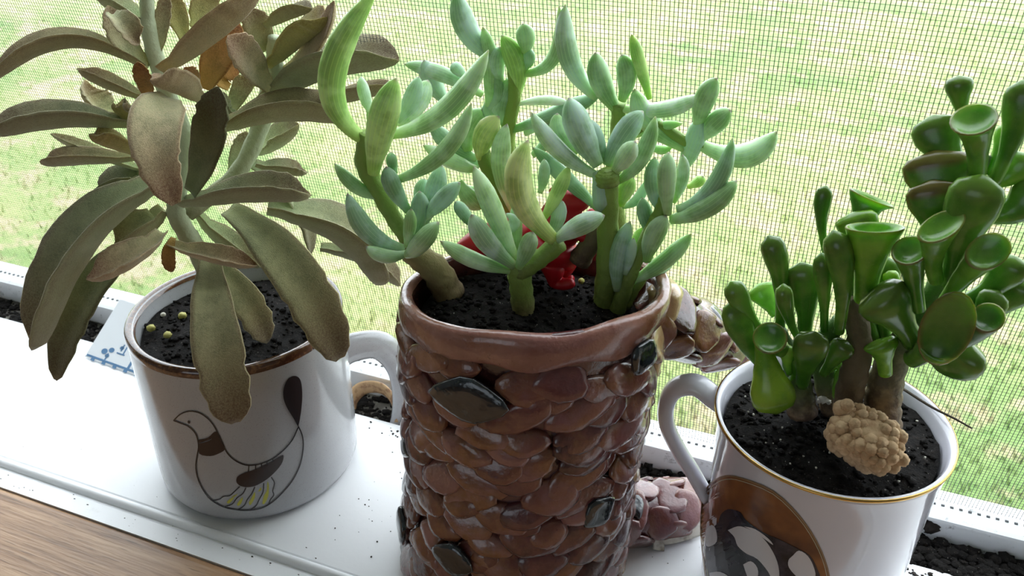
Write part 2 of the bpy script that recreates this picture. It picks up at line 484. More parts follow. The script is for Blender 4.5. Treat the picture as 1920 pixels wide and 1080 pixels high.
# lawn
GZ = -150.0
m = MB(); m.add([(-9000, 40, GZ), (9000, 40, GZ), (9000, 16000, GZ), (-9000, 16000, GZ)], [(0, 1, 2, 3)])
struct(m.build('lawn', M['lawn'], smooth=False))
V = []; F = []
for i in range(26000):
    d = 90 + 700*random.random()**1.6
    a = random.uniform(-1.25, 0.75)
    x = d*math.sin(a); y = 60 + d*math.cos(a)
    h = random.uniform(2.0, 5.5); th = random.uniform(0, 6.28); w = random.uniform(.25, .6)
    dx, dy = w*math.cos(th), w*math.sin(th); lx, ly = random.uniform(-2.5, 2.5), random.uniform(-2.5, 2.5)
    k = len(V); V += [(x-dx, y-dy, GZ), (x+dx, y+dy, GZ), (x+lx, y+ly, GZ+h)]; F.append((k, k+1, k+2))
g_ = build('grass_blades', V, F, M['grass'], smooth=False, kind='stuff')
tag(g_, 'pale green grass blades on the lawn beyond the insect screen', 'grass')

# ------------------------------------------------------------------ surface printing helper
def proj_on(prof, c):
    """returns f(px,py,off): first point of the view line on a round body whose radius at height z is prof(z)"""
    cx, cy = c
    def f(px, py, off=0.012):
        d = ray(px, py); n_ = math.hypot(d.x, d.y)
        dist = math.hypot(cx, cy)
        t0, t1 = (dist-6.5)/n_, dist/n_
        g = lambda t: math.hypot(d.x*t-cx, d.y*t-cy) - prof(CAMZ+d.z*t)
        t = t0; step = (t1-t0)/60; prev = t0
        while t < t1 and g(t) > 0: prev = t; t += step
        a, b = prev, t
        for _ in range(30):
            mm = (a+b)/2
            if g(mm) > 0: a = mm
            else: b = mm
        p = CAM + d*a
        o = Vector((p.x-cx, p.y-cy, 0)).normalized()
        return p + o*off
    return f
def ribbon(f, pts, w, off, mb, closed=False, dens=3):
    pts = [Vector((a, b, 0)) for a, b in pts]
    if closed: pts = pts + [pts[0]]
    q = spline(pts, dens*(len(pts)-1)); V = []; n = len(q)
    for i in range(n):
        d = (q[min(i+1, n-1)]-q[max(i-1, 0)]).normalized(); s = Vector((-d.y, d.x, 0))*w*0.5
        V += [f(q[i].x+s.x, q[i].y+s.y, off), f(q[i].x-s.x, q[i].y-s.y, off)]
    mb.add(V, [(2*i, 2*i+1, 2*i+3, 2*i+2) for i in range(n-1)])
def patch(f, pts, off, mb, cuts=4, smooth_n=3):
    q = spline([Vector((a, b, 0)) for a, b in pts] + [Vector((*pts[0], 0))], smooth_n*len(pts))[:-1]
    bm = bmesh.new(); bm.faces.new([bm.verts.new(p) for p in q])
    bmesh.ops.triangulate(bm, faces=bm.faces[:])
    bmesh.ops.subdivide_edges(bm, edges=bm.edges[:], cuts=cuts, use_grid_fill=True)
    bm.verts.index_update()
    V = [f(v.co.x, v.co.y, off) for v in bm.verts]
    mb.add(V, [tuple(v.index for v in fc.verts) for fc in bm.faces]); bm.free()

# ------------------------------------------------------------------ left mug
LC = (-21.85, 24.42); LH = 8.0; LR = 4.4
FL = Frame(*LC)
mug = empty('mug', (LC[0], LC[1], 0), 'grey white stoneware mug with brown rim and a line drawn bird', 'mug', 'plant mugs')
pr = [(0.0, 0.12), (3.6, 0.12), (3.75, 0.0), (4.0, 0.02), (4.25, 0.2), (LR-.03, 0.5), (LR, 1.0), (LR, LH-0.32), (LR-.02, LH-.1), (LR-.12, LH), (LR-.3, LH-.02), (LR-.38, LH-.2), (LR-.4, 2.0), (0, 1.8)]
V, F = lathe(pr, (LC[0], LC[1], 0), 72); build('body', V, F, M['stone'], mug)
pr = [(LR+.004, LH-.34), (LR+.014, LH-.2), (LR+.0, LH-.04), (LR-.1, LH+.035), (LR-.28, LH+.01), (LR-.4, LH-.22)]
V, F = lathe(pr, (LC[0], LC[1], 0), 72); build('rim_band', V, F, M['brown_glaze'], mug)
hp = spline([FL.P(*q) for q in ((622, 672, -.1), (660, 652, 0.1), (712, 648, .4), (747, 684, .6), (757, 745, .7), (747, 803, .6), (700, 842, .3), (640, 855, 0), (615, 855, -.1))], 40)
n = len(hp)
V, F, UV = sweep(hp, [0.62+0.14*abs(i/(n-1)-.5)*2 for i in range(n)], [0.36+0.16*(abs(i/(n-1)-.5)*2)**3 for i in range(n)], FL.s*1.0+Vector((0, 0, .3)), 14)
build('handle', V, F, M['stone'], mug, uvs=UV)
ctr = FL.P(690, 750, .4); q = []
for p in hp[11:31]:
    q.append(p + (p-ctr).normalized()*0.2)
nn = len(q)
V, F, UV = sweep(q, [0.56*math.sin(math.pi*(i+.6)/(nn+.2))**.5 for i in range(nn)], [0.24]*nn, FL.s+Vector((0, 0, .3)), 12)
build('handle_stripe', V, F, M['brown_glaze'], mug, uvs=UV)
fL = proj_on(lambda z: LR, LC)
B = lambda pts: [(a/3.6+300, b/3.6+680) for a, b in pts]
m = MB()
ribbon(fL, B([(95,388),(140,345),(200,325),(265,335),(320,370),(360,415),(390,470),(440,580),(480,635),(540,675),(600,690),(680,680),(760,645),(830,590),(890,520),(930,435)]), 2.3, .03, m)
ribbon(fL, B([(930,425),(955,480),(965,550),(955,640),(930,720),(880,810),(800,900),(740,950),(680,980),(600,993),(520,990),(430,970),(350,925),(300,865),(262,790),(245,710),(250,640),(262,570),(255,510),(235,465),(190,425),(140,405),(95,388)]), 2.3, .03, m)
for a in (((540,832),(500,870),(470,895),(430,900),(400,920),(355,928)), ((580,840),(560,880),(520,910),(490,950),(440,968)), ((640,835),(620,880),(590,920),(570,960),(530,988)),
          ((700,810),(695,870),(670,920),(650,960),(610,992)), ((750,770),(772,810),(760,860),(767,890),(745,920),(735,950)),
          ((600,690),(597,735)), ((645,685),(645,718)), ((685,680),(686,706)), ((720,665),(722,692)), ((760,645),(762,668))):
    ribbon(fL, B(a), 1.9, .032, m)
patch(fL, B([(930,432),(900,375),(860,310),(835,250),(830,190),(845,135),(870,100),(905,87),(935,100),(952,140),(958,220),(952,310),(940,390)]), .028, m)
patch(fL, B([(190,390),(197,387),(206,394),(206,404),(198,409),(189,402)]), .03, m, 1)
m.build('bird_outline', M['ink'], mug, smooth=False)
m = MB()
patch(fL, B([(515,790),(525,765),(570,740),(620,725),(700,690),(760,660),(800,635),(832,622),(825,670),(790,720),(740,770),(690,805),(640,830),(590,838),(545,830),(520,810)]), .026, m)
patch(fL, B([(262,545),(330,525),(375,490),(395,475),(420,525),(440,580),(400,610),(340,628),(268,612)]), .026, m)
patch(fL, B([(262,518),(325,503),(370,462),(392,474),(370,500),(325,522),(262,540)]), .024, m)
m.build('bird_wing', M['ink_brown'], mug, smooth=False)
m = MB()
for a in (((450,940),(470,920),(500,905),(490,925),(465,950)), ((520,955),(535,930),(560,905),(550,945),(530,965)), ((600,940),(620,905),(640,870),(640,910),(610,960)), ((690,950),(700,900),(720,860),(725,800),(735,830),(730,900),(705,950)), ((480,905),(520,885),(530,875),(510,900)), ((660,870),(680,840),(682,860))):
    patch(fL, B(a), .02, m, 2)
m.build('yellow_dab', M['yellow'], mug, smooth=False)

# ------------------------------------------------------------------ right mug
RCX, RCY, RH, RR = 1.86, 25.22, 8.83, 3.9
FR = Frame(RCX, RCY)
def rprof(z):
    return lerp_tab([(0, 3.3), (1, 3.42), (4, 3.56), (7, 3.66), (8.2, 3.76), (RH, RR)], z)
mug2 = empty('mug', (RCX, RCY, 0), 'white china mug with gold rim and an oval print of a black and white dog', 'mug', 'plant mugs')
pr = [(0, .15), (2.9, .15), (3.0, 0), (3.2, .02)] + [(rprof(z), z) for z in (0.3, 1, 2, 3, 4, 5, 6, 7, 7.6, 8.2, 8.6)] + [(RR-.01, RH-.05), (RR-.06, RH), (RR-.17, RH-.02), (RR-.28, RH-.3), (3.4, 7.6), (3.3, 6), (3.1, 2), (0, 1.8)]
V, F = lathe(pr, (RCX, RCY, 0), 80); build('body', V, F, M['china'], mug2)
V, F = lathe([(rprof(RH-.10)+.004, RH-.10), (RR+.008, RH-.05), (RR-.012, RH-.005), (RR-.05, RH+.008)], (RCX, RCY, 0), 80); build('gold_rim', V, F, M['gold'], mug2)
hp = spline([FR.P(*q) for q in ((1351, 754, .05), (1338, 745, 0), (1305, 722, 0), (1268, 727, 0), (1250, 756, 0), (1251, 797, 0), (1272, 842, 0), (1298, 884, 0), (1330, 940, .1), (1350, 975, .3))], 44)
n = len(hp)
V, F, UV = sweep(hp, [0.44]*n, [0.30]*n, FR.s+Vector((0, 0, -.2)), 14)
build('handle', V, F, M['china'], mug2, uvs=UV)
fR = proj_on(rprof, (RCX, RCY))
D = lambda pts: [(a/2.455+1140, b/2.455+640) for a, b in pts]
OV = [(1319,930),(1335,905),(1360,893),(1392,897),(1450,921),(1498,966),(1531,1015),(1551,1064),(1556,1110),(1545,1155),(1515,1190),(1465,1205),(1410,1200),(1362,1175),(1334,1120),(1320,1050),(1315,985)]
m = MB(); patch(fR, OV, .012, m, 7); m.build('print_backdrop', M['dog_bg'], mug2, smooth=False)
m = MB(); ribbon(fR, OV, 3.2, .02, m, True); m.build('print_border', M['taupe_line'], mug2, smooth=False)
cx_, cy_ = 1430, 1050
m = MB(); ribbon(fR, [(cx_+(a-cx_)*.965, cy_+(b-cy_)*.965) for a, b in OV], 1.3, .02, m, True); m.build('print_border', M['pale_print'], mug2, smooth=False)
m = MB()
patch(fR, D([(470,860),(505,850),(520,800),(555,772),(610,785),(640,825),(720,880),(790,910),(870,950),(930,985),(965,1050),(985,1120),(975,1250),(900,1330),(760,1360),(620,1340),(520,1260),(462,1120),(452,960)]), .022, m, 5)
m.build('dog_coat', M['dog_black'], mug2, smooth=False)
m = MB()
patch(fR, D([(555,868),(600,850),(640,858),(700,890),(745,940),(780,1010),(790,1080),(775,1130),(740,1060),(690,1000),(640,975),(600,940),(585,900)]), .032, m, 3)
patch(fR, D([(850,985),(880,960),(920,985),(945,1030),(955,1080),(930,1120),(880,1090),(835,1040),(832,1005)]), .032, m, 3)
patch(fR, D([(455,870),(480,845),(500,865),(505,920),(470,945),(452,930)]), .032, m, 2)
patch(fR, D([(625,1025),(660,1010),(690,1040),(690,1085),(660,1110),(640,1070)]), .032, m, 2)
patch(fR, D([(630,850),(680,862),(740,905),(762,935),(720,905),(670,872)]), .034, m, 2)
patch(fR, D([(470,1065),(520,1060),(570,1090),(600,1140),(530,1160),(480,1120)]), .032, m, 2)
m.build('dog_blaze', M['dog_white'], mug2, smooth=False)

# ------------------------------------------------------------------ trunk pot
TC = (-8.8, 23.5)
FT = Frame(*TC)
TH = 12.7
def tp(h):
    L = lerp_tab([(0, -4.66), (2, -4.55), (5, -4.2), (8.4, -4.15), (10, -4.22), (12, -4.18), (13, -4.2)], h)
    Rr = lerp_tab([(0, 4.38), (2, 4.46), (5, 4.55), (8.4, 4.7), (10, 4.88), (12, 5.05), (13, 5.2)], h)
    ry = lerp_tab([(0, 4.3), (5, 4.05), (10, 3.9), (13, 3.8)], h)
    return (L+Rr)/2, (Rr-L)/2, ry
def tsurf(phi, h, inset=0.0):
    s0, rx, ry = tp(h)
    p = FT.c + FT.s*(s0+(rx-inset)*math.cos(phi)) + FT.v*((ry-inset)*math.sin(phi))
    return Vector((p.x, p.y, h))
def tnorm(phi, h):
    s0, rx, ry = tp(h)
    return (FT.s*(math.cos(phi)/rx) + FT.v*(math.sin(phi)/ry)).normalized()
def rimh(phi):   # rim stands a little higher in front, lower on the left
    return TH + 0.25*(-math.sin(phi)) + 0.25*math.cos(phi) - 0.1
pot = empty('trunk_planter', (TC[0], TC[1], 0), 'glazed brown ceramic tree trunk planter covered with overlapping clay scales', 'planter')
V = []; F = []; n = 72
rows = [(0.3, 0), (0.32, 1), (0.34, 3), (0.34, 5), (0.32, 7), (0.3, 9), (0.28, 11), (0.24, -0.5), (0.2, -0.12), (0.3, 0.02), (0.45, 0.03), (0.58, -.1), (0.62, -.5), (0.66, -4)]
for k, (ins, h) in enumerate(rows):
    for j in range(n):
        ph = 2*math.pi*j/n
        hh = h if k < 7 else rimh(ph)+h
        V.append(tsurf(ph, hh, ins))
for k in range(len(rows)-1):
    for j in range(n):
        F.append((k*n+j, k*n+(j+1) % n, (k+1)*n+(j+1) % n, (k+1)*n+j))
F.append(tuple(range(n))[::-1]); F.append(tuple((len(rows)-1)*n+j for j in range(n)))
build('body', V, F, M['clay_dark'], pot)
# smooth collar below the rim
V = []; F = []
prof = [(.20, -1.15), (.08, -1.0), (.05, -.6), (.07, -.25), (.13, -.04), (.24, .06), (.4, .08), (.52, .0), (.58, -.12)]
for k, (ins, h) in enumerate(prof):
    for j in range(n):
        ph = 2*math.pi*j/n; w = noise.noise(Vector((math.cos(ph)*2, math.sin(ph)*2, h)))*0.12 + (0.14*math.sin(9*ph) if k < 2 else 0)
        V.append(tsurf(ph, rimh(ph)+h+w, ins+0.05*noise.noise(Vector((math.cos(ph)*3, math.sin(ph)*3, h*2)))))
for k in range(len(prof)-1):
    for j in range(n):
        F.append((k*n+j, k*n+(j+1) % n, (k+1)*n+(j+1) % n, (k+1)*n+j))
build('collar', V, F, M['clay_rim'], pot)
# clay scales, thumbed on in rows
def scale_mesh(name, mat, seed, point=0.0):
    rnd = random.Random(seed); V = [Vector((0, 0.1, .19))]; F = []; ns = 14
    p1, p2, p3 = (rnd.uniform(0, 6.28) for _ in range(3))
    for r, z in ((.42, .20), (.78, .17), (.95, .10), (1.02, .0), (.97, -.14)):
        for j in range(ns):
            a = 2*math.pi*j/ns
            q = 1+.09*math.sin(2*a+p1)+.06*math.sin(3*a+p2)+.04*math.sin(5*a+p3)
            x = math.cos(a)*r*q; y = math.sin(a)*r*q
            if point: x = math.cos(a)*r*(1+point*abs(math.cos(a))**3); y = math.sin(a)*r*(1-.3*abs(math.cos(a)))
            V.append(Vector((x, y, z+.05*math.sin(2.3*x+p1)*math.cos(2*y+p2)*(1 if r < .99 else 0)-(.06*y if not point else 0))))
    for j in range(ns): F.append((0, 1+j, 1+(j+1) % ns))
    for k in range(4):
        for j in range(ns):
            a = 1+k*ns+j; b = 1+k*ns+(j+1) % ns; F.append((a, a+ns, b+ns, b))
    me = bpy.data.meshes.new(name); me.from_pydata([(v*CM)[:] for v in V], [], F)
    me.polygons.foreach_set('use_smooth', [True]*len(me.polygons)); me.materials.append(mat); return me
SM = [scale_mesh('scale', M['clay'], i) for i in range(9)]
SP = [scale_mesh('scale', M['clay_pale'], 20+i) for i in range(4)]
SS = [scale_mesh('slate_leaf', M['slate'], 40+i, 0.25) for i in range(2)]
def put_scale(me, name, p, nrm, up, sx, sy, sz, twist, tilt, parent, label=None):
    nrm = nrm.normalized(); up = (up - nrm*up.dot(nrm)).normalized(); x = up.cross(nrm)
    R3 = Matrix((x, up, nrm)).transposed()
    R3 = R3 @ Matrix.Rotation(twist, 3, 'Z') @ Matrix.Rotation(-tilt, 3, 'X')
    o = bpy.data.objects.new(name, me); COL.objects.link(o); o.parent = parent
    mtx = Matrix.Translation(p*CM - world_loc(parent)) @ R3.to_4x4() @ Matrix.Diagonal((sx, sy, sz, 1))
    o.matrix_local = mtx
    if label: o['label'] = label
    return o
def on_pot(px, py):
    """view line against the planter wall -> (phi, h)"""
    d = ray(px, py); dist = FT.c.length; n_ = math.hypot(d.x, d.y); t = (dist-6.5)/n_
    while t < dist/n_:
        p = CAM+d*t; h = p.z; s0, rx, ry = tp(max(0, h)); q = p-FT.c; q.z = 0
        a = (q.dot(FT.s)-s0)/rx; b = q.dot(FT.v)/ry
        if a*a+b*b < 1: break
        t += 0.004
    return math.atan2(b, a), h
slates = [(880, 748, 1.10, .92, .04), (1120, 957, .58, .70, .5), (850, 1046, .70, .80, -.1), (1203, 668, .52, .70, .9), (766, 838, .45, .40, .2), (757, 985, .45, .9, .2)]
sl = []
for px, py, sx, sy, tw in slates:
    ph, h = on_pot(px, py); sl.append((ph, h, sx))
    put_scale(random.choice(SS), 'slate_leaf', tsurf(ph, h, -0.10), tnorm(ph, h), Vector((0, 0, 1)), sx, sy, .7, tw, .05, pot, 'dark slate blue glazed leaf shape')
nrow = 17
for r in range(nrow):
    h = 0.4 + r*0.675
    cnt = 17 if r < 9 else 15
    for k in range(cnt):
        ph = 2*math.pi*(k + 0.5*(r % 2) + random.uniform(-.34, .34))/cnt
        hh = max(.35, h + random.uniform(-.26, .26))
        if hh > rimh(ph)-1.0: continue
        if any(abs((ph-a+math.pi) % (2*math.pi)-math.pi)*4.4 < sx*.8 and abs(hh-b) < .5 for a, b, sx in sl): continue
        big = random.uniform(.8, 1.25)
        w = 2*math.pi*4.4/cnt*.53*big
        pale = abs((ph+math.pi) % (2*math.pi)-math.pi) < 0.30
        me = random.choice(SP) if pale and random.random() < .7 else random.choice(SM)
        put_scale(me, 'scale', tsurf(ph, hh, 0.20), tnorm(ph, hh), Vector((0, 0, 1)), w, random.uniform(.52, .66)*(.7+.3*big), random.uniform(.7, 1.25), random.uniform(-.45, .45), random.uniform(.10, .24), pot)

# branch stubs on the right
def branch(name, pts, rad, nsc, slate_at, seed):
    rnd = random.Random(seed)
    path = spline(pts, 24); n = len(path)
    rr = [lerp_tab(rad, i/(n-1)) for i in range(n)]
    b = [r*1.02 for r in rr]
    V, F, UV = sweep(path, [x*.9 for x in b], [x*.9 for x in b], (0, 0, 1), 20)
    o = build(name, V, F, M['clay_dark'], pot, uvs=UV)
    for k in range(nsc):
        t = .06+.92*(k+rnd.uniform(.2, .8))/nsc; i = min(int(t*(n-1)), n-2)
        tg = (path[i+1]-path[i]).normalized(); a = (k*2.399) % (2*math.pi)
        s = tg.cross(Vector((0, 0, 1))).normalized(); u = s.cross(tg)
        nr = s*math.cos(a)+u*math.sin(a)
        put_scale(rnd.choice(SM), 'scale', path[i]+nr*rr[i]*.88, nr, -tg, rr[i]*rnd.uniform(.55, .72), rr[i]*rnd.uniform(.50, .66), .7, rnd.uniform(-.4, .4), .0, o)
    for px, py, off, sx, sy, tw in slate_at:
        p = FT.P(px, py, off)
        i = min(range(n), key=lambda q: (path[q]-p).length); nr = (p-path[i]).normalized()
        put_scale(SS[0], 'slate_leaf', path[i]+nr*rr[i]*.88, nr, Vector((0, 0, 1)), sx, sy, 1.1, tw, .05, o, 'dark slate blue glazed leaf shape')
    return o
branch('upper_branch', [FT.P(1190, 590, 0.2), FT.P(1262, 608, .8), FT.P(1322, 632, 1.9), FT.P(1376, 664, 3.4)], [(0, 1.35), (.3, 1.2), (.6, 1.12), (.9, .95), (1, .6)], 22, [(1345, 588, 1.4, .55, .45, .2)], 3)
branch('lower_branch', [FT.P(1120, 965, 0.6), FT.P(1190, 962, 1.0), FT.P(1245, 955, 1.5), FT.P(1280, 949, 1.9)], [(0, 1.5), (.4, 1.3), (.75, 1.25), (.93, 1.1), (1, .7)], 20, [(1212, 925, -.2, .55, .5, 1.3)], 5)
# pale fused strip where the branch leaves the rim
q = [tsurf(-.35, 7.6, .30), tsurf(-.22, 9.4, .28), tsurf(-.06, 10.8, .22), tsurf(.0, 11.8, .12), tsurf(0.04, 12.55, .22)]
pth = spline(q, 16)
V, F, UV = sweep(pth, [.38+.62*(i/16)**1.5 for i in range(17)], [.34+.30*(i/16)**1.5-(.2 if i == 16 else 0) for i in range(17)], FT.s, 14)
build('pale_ridge', V, F, M['clay_pale'], pot, uvs=UV)

# ------------------------------------------------------------------ soil in the three vessels
def soil(name, c, z, rx, ry, ax, label, n_cr, mound=0.25, amp=0.16):
    c = Vector((c[0], c[1], 0)); ay = Vector((-ax.y, ax.x, 0)); V = []; F = []; NR, NA = 16, 48
    hf = lambda x, y: z + mound*(1-(x*x+y*y)) + amp*noise.fractal(Vector((x*3+c.x, y*3+c.y, 1)), 1.0, 2.0, 4)
    V.append(c+Vector((0, 0, hf(0, 0))))
    for i in range(1, NR+1):
        r = i/NR
        for j in range(NA):
            a = 2*math.pi*j/NA; x, y = r*math.cos(a), r*math.sin(a)
            p = c+ax*(x*rx)+ay*(y*ry); p.z = hf(x, y); V.append(p)
    for j in range(NA):
        a = 2*math.pi*j/NA; p = c+ax*(math.cos(a)*rx*.97)+ay*(math.sin(a)*ry*.97); p.z = z-1.5; V.append(p)
    for j in range(NA): F.append((0, 1+j, 1+(j+1) % NA))
    for i in range(NR):
        for j in range(NA):
            a = 1+i*NA+j; b = 1+i*NA+(j+1) % NA; F.append((a, a+NA, b+NA, b))
    F.append(tuple(1+NR*NA+j for j in range(NA))[::-1])
    mb = MB(); mb.add(V, F)
    for _ in range(n_cr):
        r = math.sqrt(random.random())*.97; a = random.uniform(0, 6.283); x, y = r*math.cos(a), r*math.sin(a)
        p = c+ax*(x*rx)+ay*(y*ry); p.z = hf(x, y)+.02
        mb.lump(p, random.choice((.05, .06, .08, .1, .13, .17)), (1, random.uniform(.6, 1), random.uniform(.5, .9)), 5, 3, .35)
    o = mb.build(name, M['soil'], origin=(c.x, c.y, z), smooth=True, kind='stuff')
    tag(o, label, 'soil'); return hf
soil('potting_soil', LC, LH-.85, LR-.45, LR-.45, Vector((1, 0, 0)), 'dark potting soil filling the bird mug', 420)
soil('potting_soil', (RCX, RCY), RH-.55, 3.46, 3.46, Vector((1, 0, 0)), 'dark crumbly soil filling the gold rimmed dog mug', 520, .3, .2)
s0 = tp(12)[0]; pc = FT.c+FT.s*s0
SOILZ = TH-1.0
soil('potting_soil', (pc.x, pc.y), SOILZ-.2, 3.84, 3.06, FT.s, 'dark soil filling the scaly trunk planter', 480, .3, .2)

# ------------------------------------------------------------------ leaf builders
UPV = Vector((0, 0, 1))
KAL_W = [(0, .40), (.12, .52), (.35, .86), (.58, 1.0), (.8, .93), (.9, .80), (.96, .58), (1, .2)]
SEN_W = [(0, .42), (.12, .55), (.35, .88), (.55, 1.0), (.72, .96), (.85, .74), (.94, .40), (1, .04)]
def leaf_path(fr, L, n):
    bx, by, mx, my, tx, ty, w, ob, om, ot = L
    return spline([fr.P(bx, by, ob), fr.P(mx, my, om), fr.P(tx, ty, ot)], n)
def half_w(p, w): return w*0.5*(p-CAM).dot(Vector((MX[0][2], MX[1][2], MX[2][2])))/FPX
def tinted(o, c, jit=.06):
    k = 1+random.uniform(-jit, jit); o.color = (c[0]*k, c[1]*k, c[2]*k, 1); return o
def flat_leaf(fr, L, par, tab, mat, tint, thick, fold, upmix, nseg=14, n=18, wob=None, fuzz=0):
    path = leaf_path(fr, L, n); mid = path[n//2]
    view = (mid-CAM).normalized()
    nrm = (UPV*min(upmix, 1) - view*(1-upmix)).normalized()
    tg = (path[-1]-path[0]).normalized()
    side = tg.cross(nrm)
    if side.length < .05: nrm = -view; side = tg.cross(nrm)
    side.normalize(); n2 = side.cross(tg).normalized()
    pd = tg.cross(view)
    if pd.length < .2: pd = side
    pd.normalize(); ext = []
    for j in range(32):
        an = 2*math.pi*j/32; ca, sa = math.cos(an), math.sin(an)
        ext.append(ca*side.dot(pd) + (thick*sa + (fold or 0)*abs(ca)**FOLDP)*n2.dot(pd))
    hi, lo = max(ext), min(ext)
    hw = half_w(mid, L[6])*2/max(.9, hi-lo); sh = (hi+lo)/2
    wid = [hw*lerp_tab(tab, i/n) for i in range(n+1)]
    path = [p - pd*(sh*w_*min(1, i/4)) for i, (p, w_) in enumerate(zip(path, wid))]
    V, F, UV = sweep(path, wid, [max(.012, x*thick) if i < n else .012 for i, x in enumerate(wid)], nrm, nseg, fold, True, wob)
    for _ in range(fuzz):                      # short felt hairs standing off the skin
        i = random.randrange(1, n); j = random.randrange(nseg); a, b, c = V[i*nseg+j], V[i*nseg+(j+1) % nseg], V[(i+1)*nseg+j]
        nn = (b-a).cross(c-a)
        if nn.length < 1e-9: continue
        nn.normalize(); q = a + (b-a)*random.random() + (c-a)*random.random()
        tx = Vector((random.gauss(0, 1), random.gauss(0, 1), random.gauss(0, 1))); w = tx.cross(nn).normalized()*.009
        k = len(V); V += [q-w, q+w, q+nn*random.uniform(.03, .07)+tx*.012]; F.append((k, k+1, k+2)); uv = ((j+.5)/nseg, (i+.5)/n); UV += [uv]*3
    o = build('leaf', V, F, mat, par, origin=path[0], uvs=UV)
    return tinted(o, tint)
def stem(fr, pts, widths, par, mat, name='stem', nodes=0):
    path = spline([fr.P(*p) for p in pts], 6*(len(pts)-1)); n = len(path)
    tab = [(i/(len(widths)-1), w) for i, w in enumerate(widths)]
    r = [half_w(path[i], lerp_tab(tab, i/(n-1)))*(1+.06*math.sin(i*2.1)) for i in range(n)]
    V, F, UV = sweep(path, r, r, FT.v+Vector((.1, 0, .1)), 12)
    return build(name, V, F, mat, par, origin=path[0], uvs=UV)

# ------------------------------------------------------------------ velvet leaved plant in the left mug
base = FL.P(400, 575, 0.0)
kal = empty('velvet_leaf_plant', (LC[0]+.3, LC[1], LH-.6), 'fuzzy brown edged olive succulent growing in the bird mug', 'plant')
stem(FL, [(410, 600, 0), (385, 500, 0), (340, 420, 0), (330, 380, 0), (350, 270, 0), (312, 170, .5), (280, 60, .8), (275, -20, .8)], [40, 38, 36, 34, 30, 34, 30, 24], kal, M['stem_velvet'])
stem(FL, [(350, 400, .3), (440, 330, .6), (487, 240, .8), (512, 130, .8), (515, 70, .8)], [34, 32, 34, 34, 26], kal, M['stem_velvet'], 'side_stem')
KAL_W2 = [(0, .5), (.12, .86), (.28, 1.0), (.55, .9), (.8, .68), (.93, .48), (1, .18)]
KT = {'o': (.92, .93, .68), 'd': (.52, .60, .44), 'p': (1.3, 1.32, 1.12), 'b': (.92, .88, .70), 'r': (1.35, .80, .36), 'g': (.82, .88, .74), 'y': (1.2, 1.15, .62), 'l': (.98, 1.14, .92), 'm': (1.3, 1.12, .98)}
KAL_R = [(0, .40), (.12, .52), (.35, .86), (.58, 1.0), (.78, .92), (.88, .74), (.95, .48), (1, .10)]
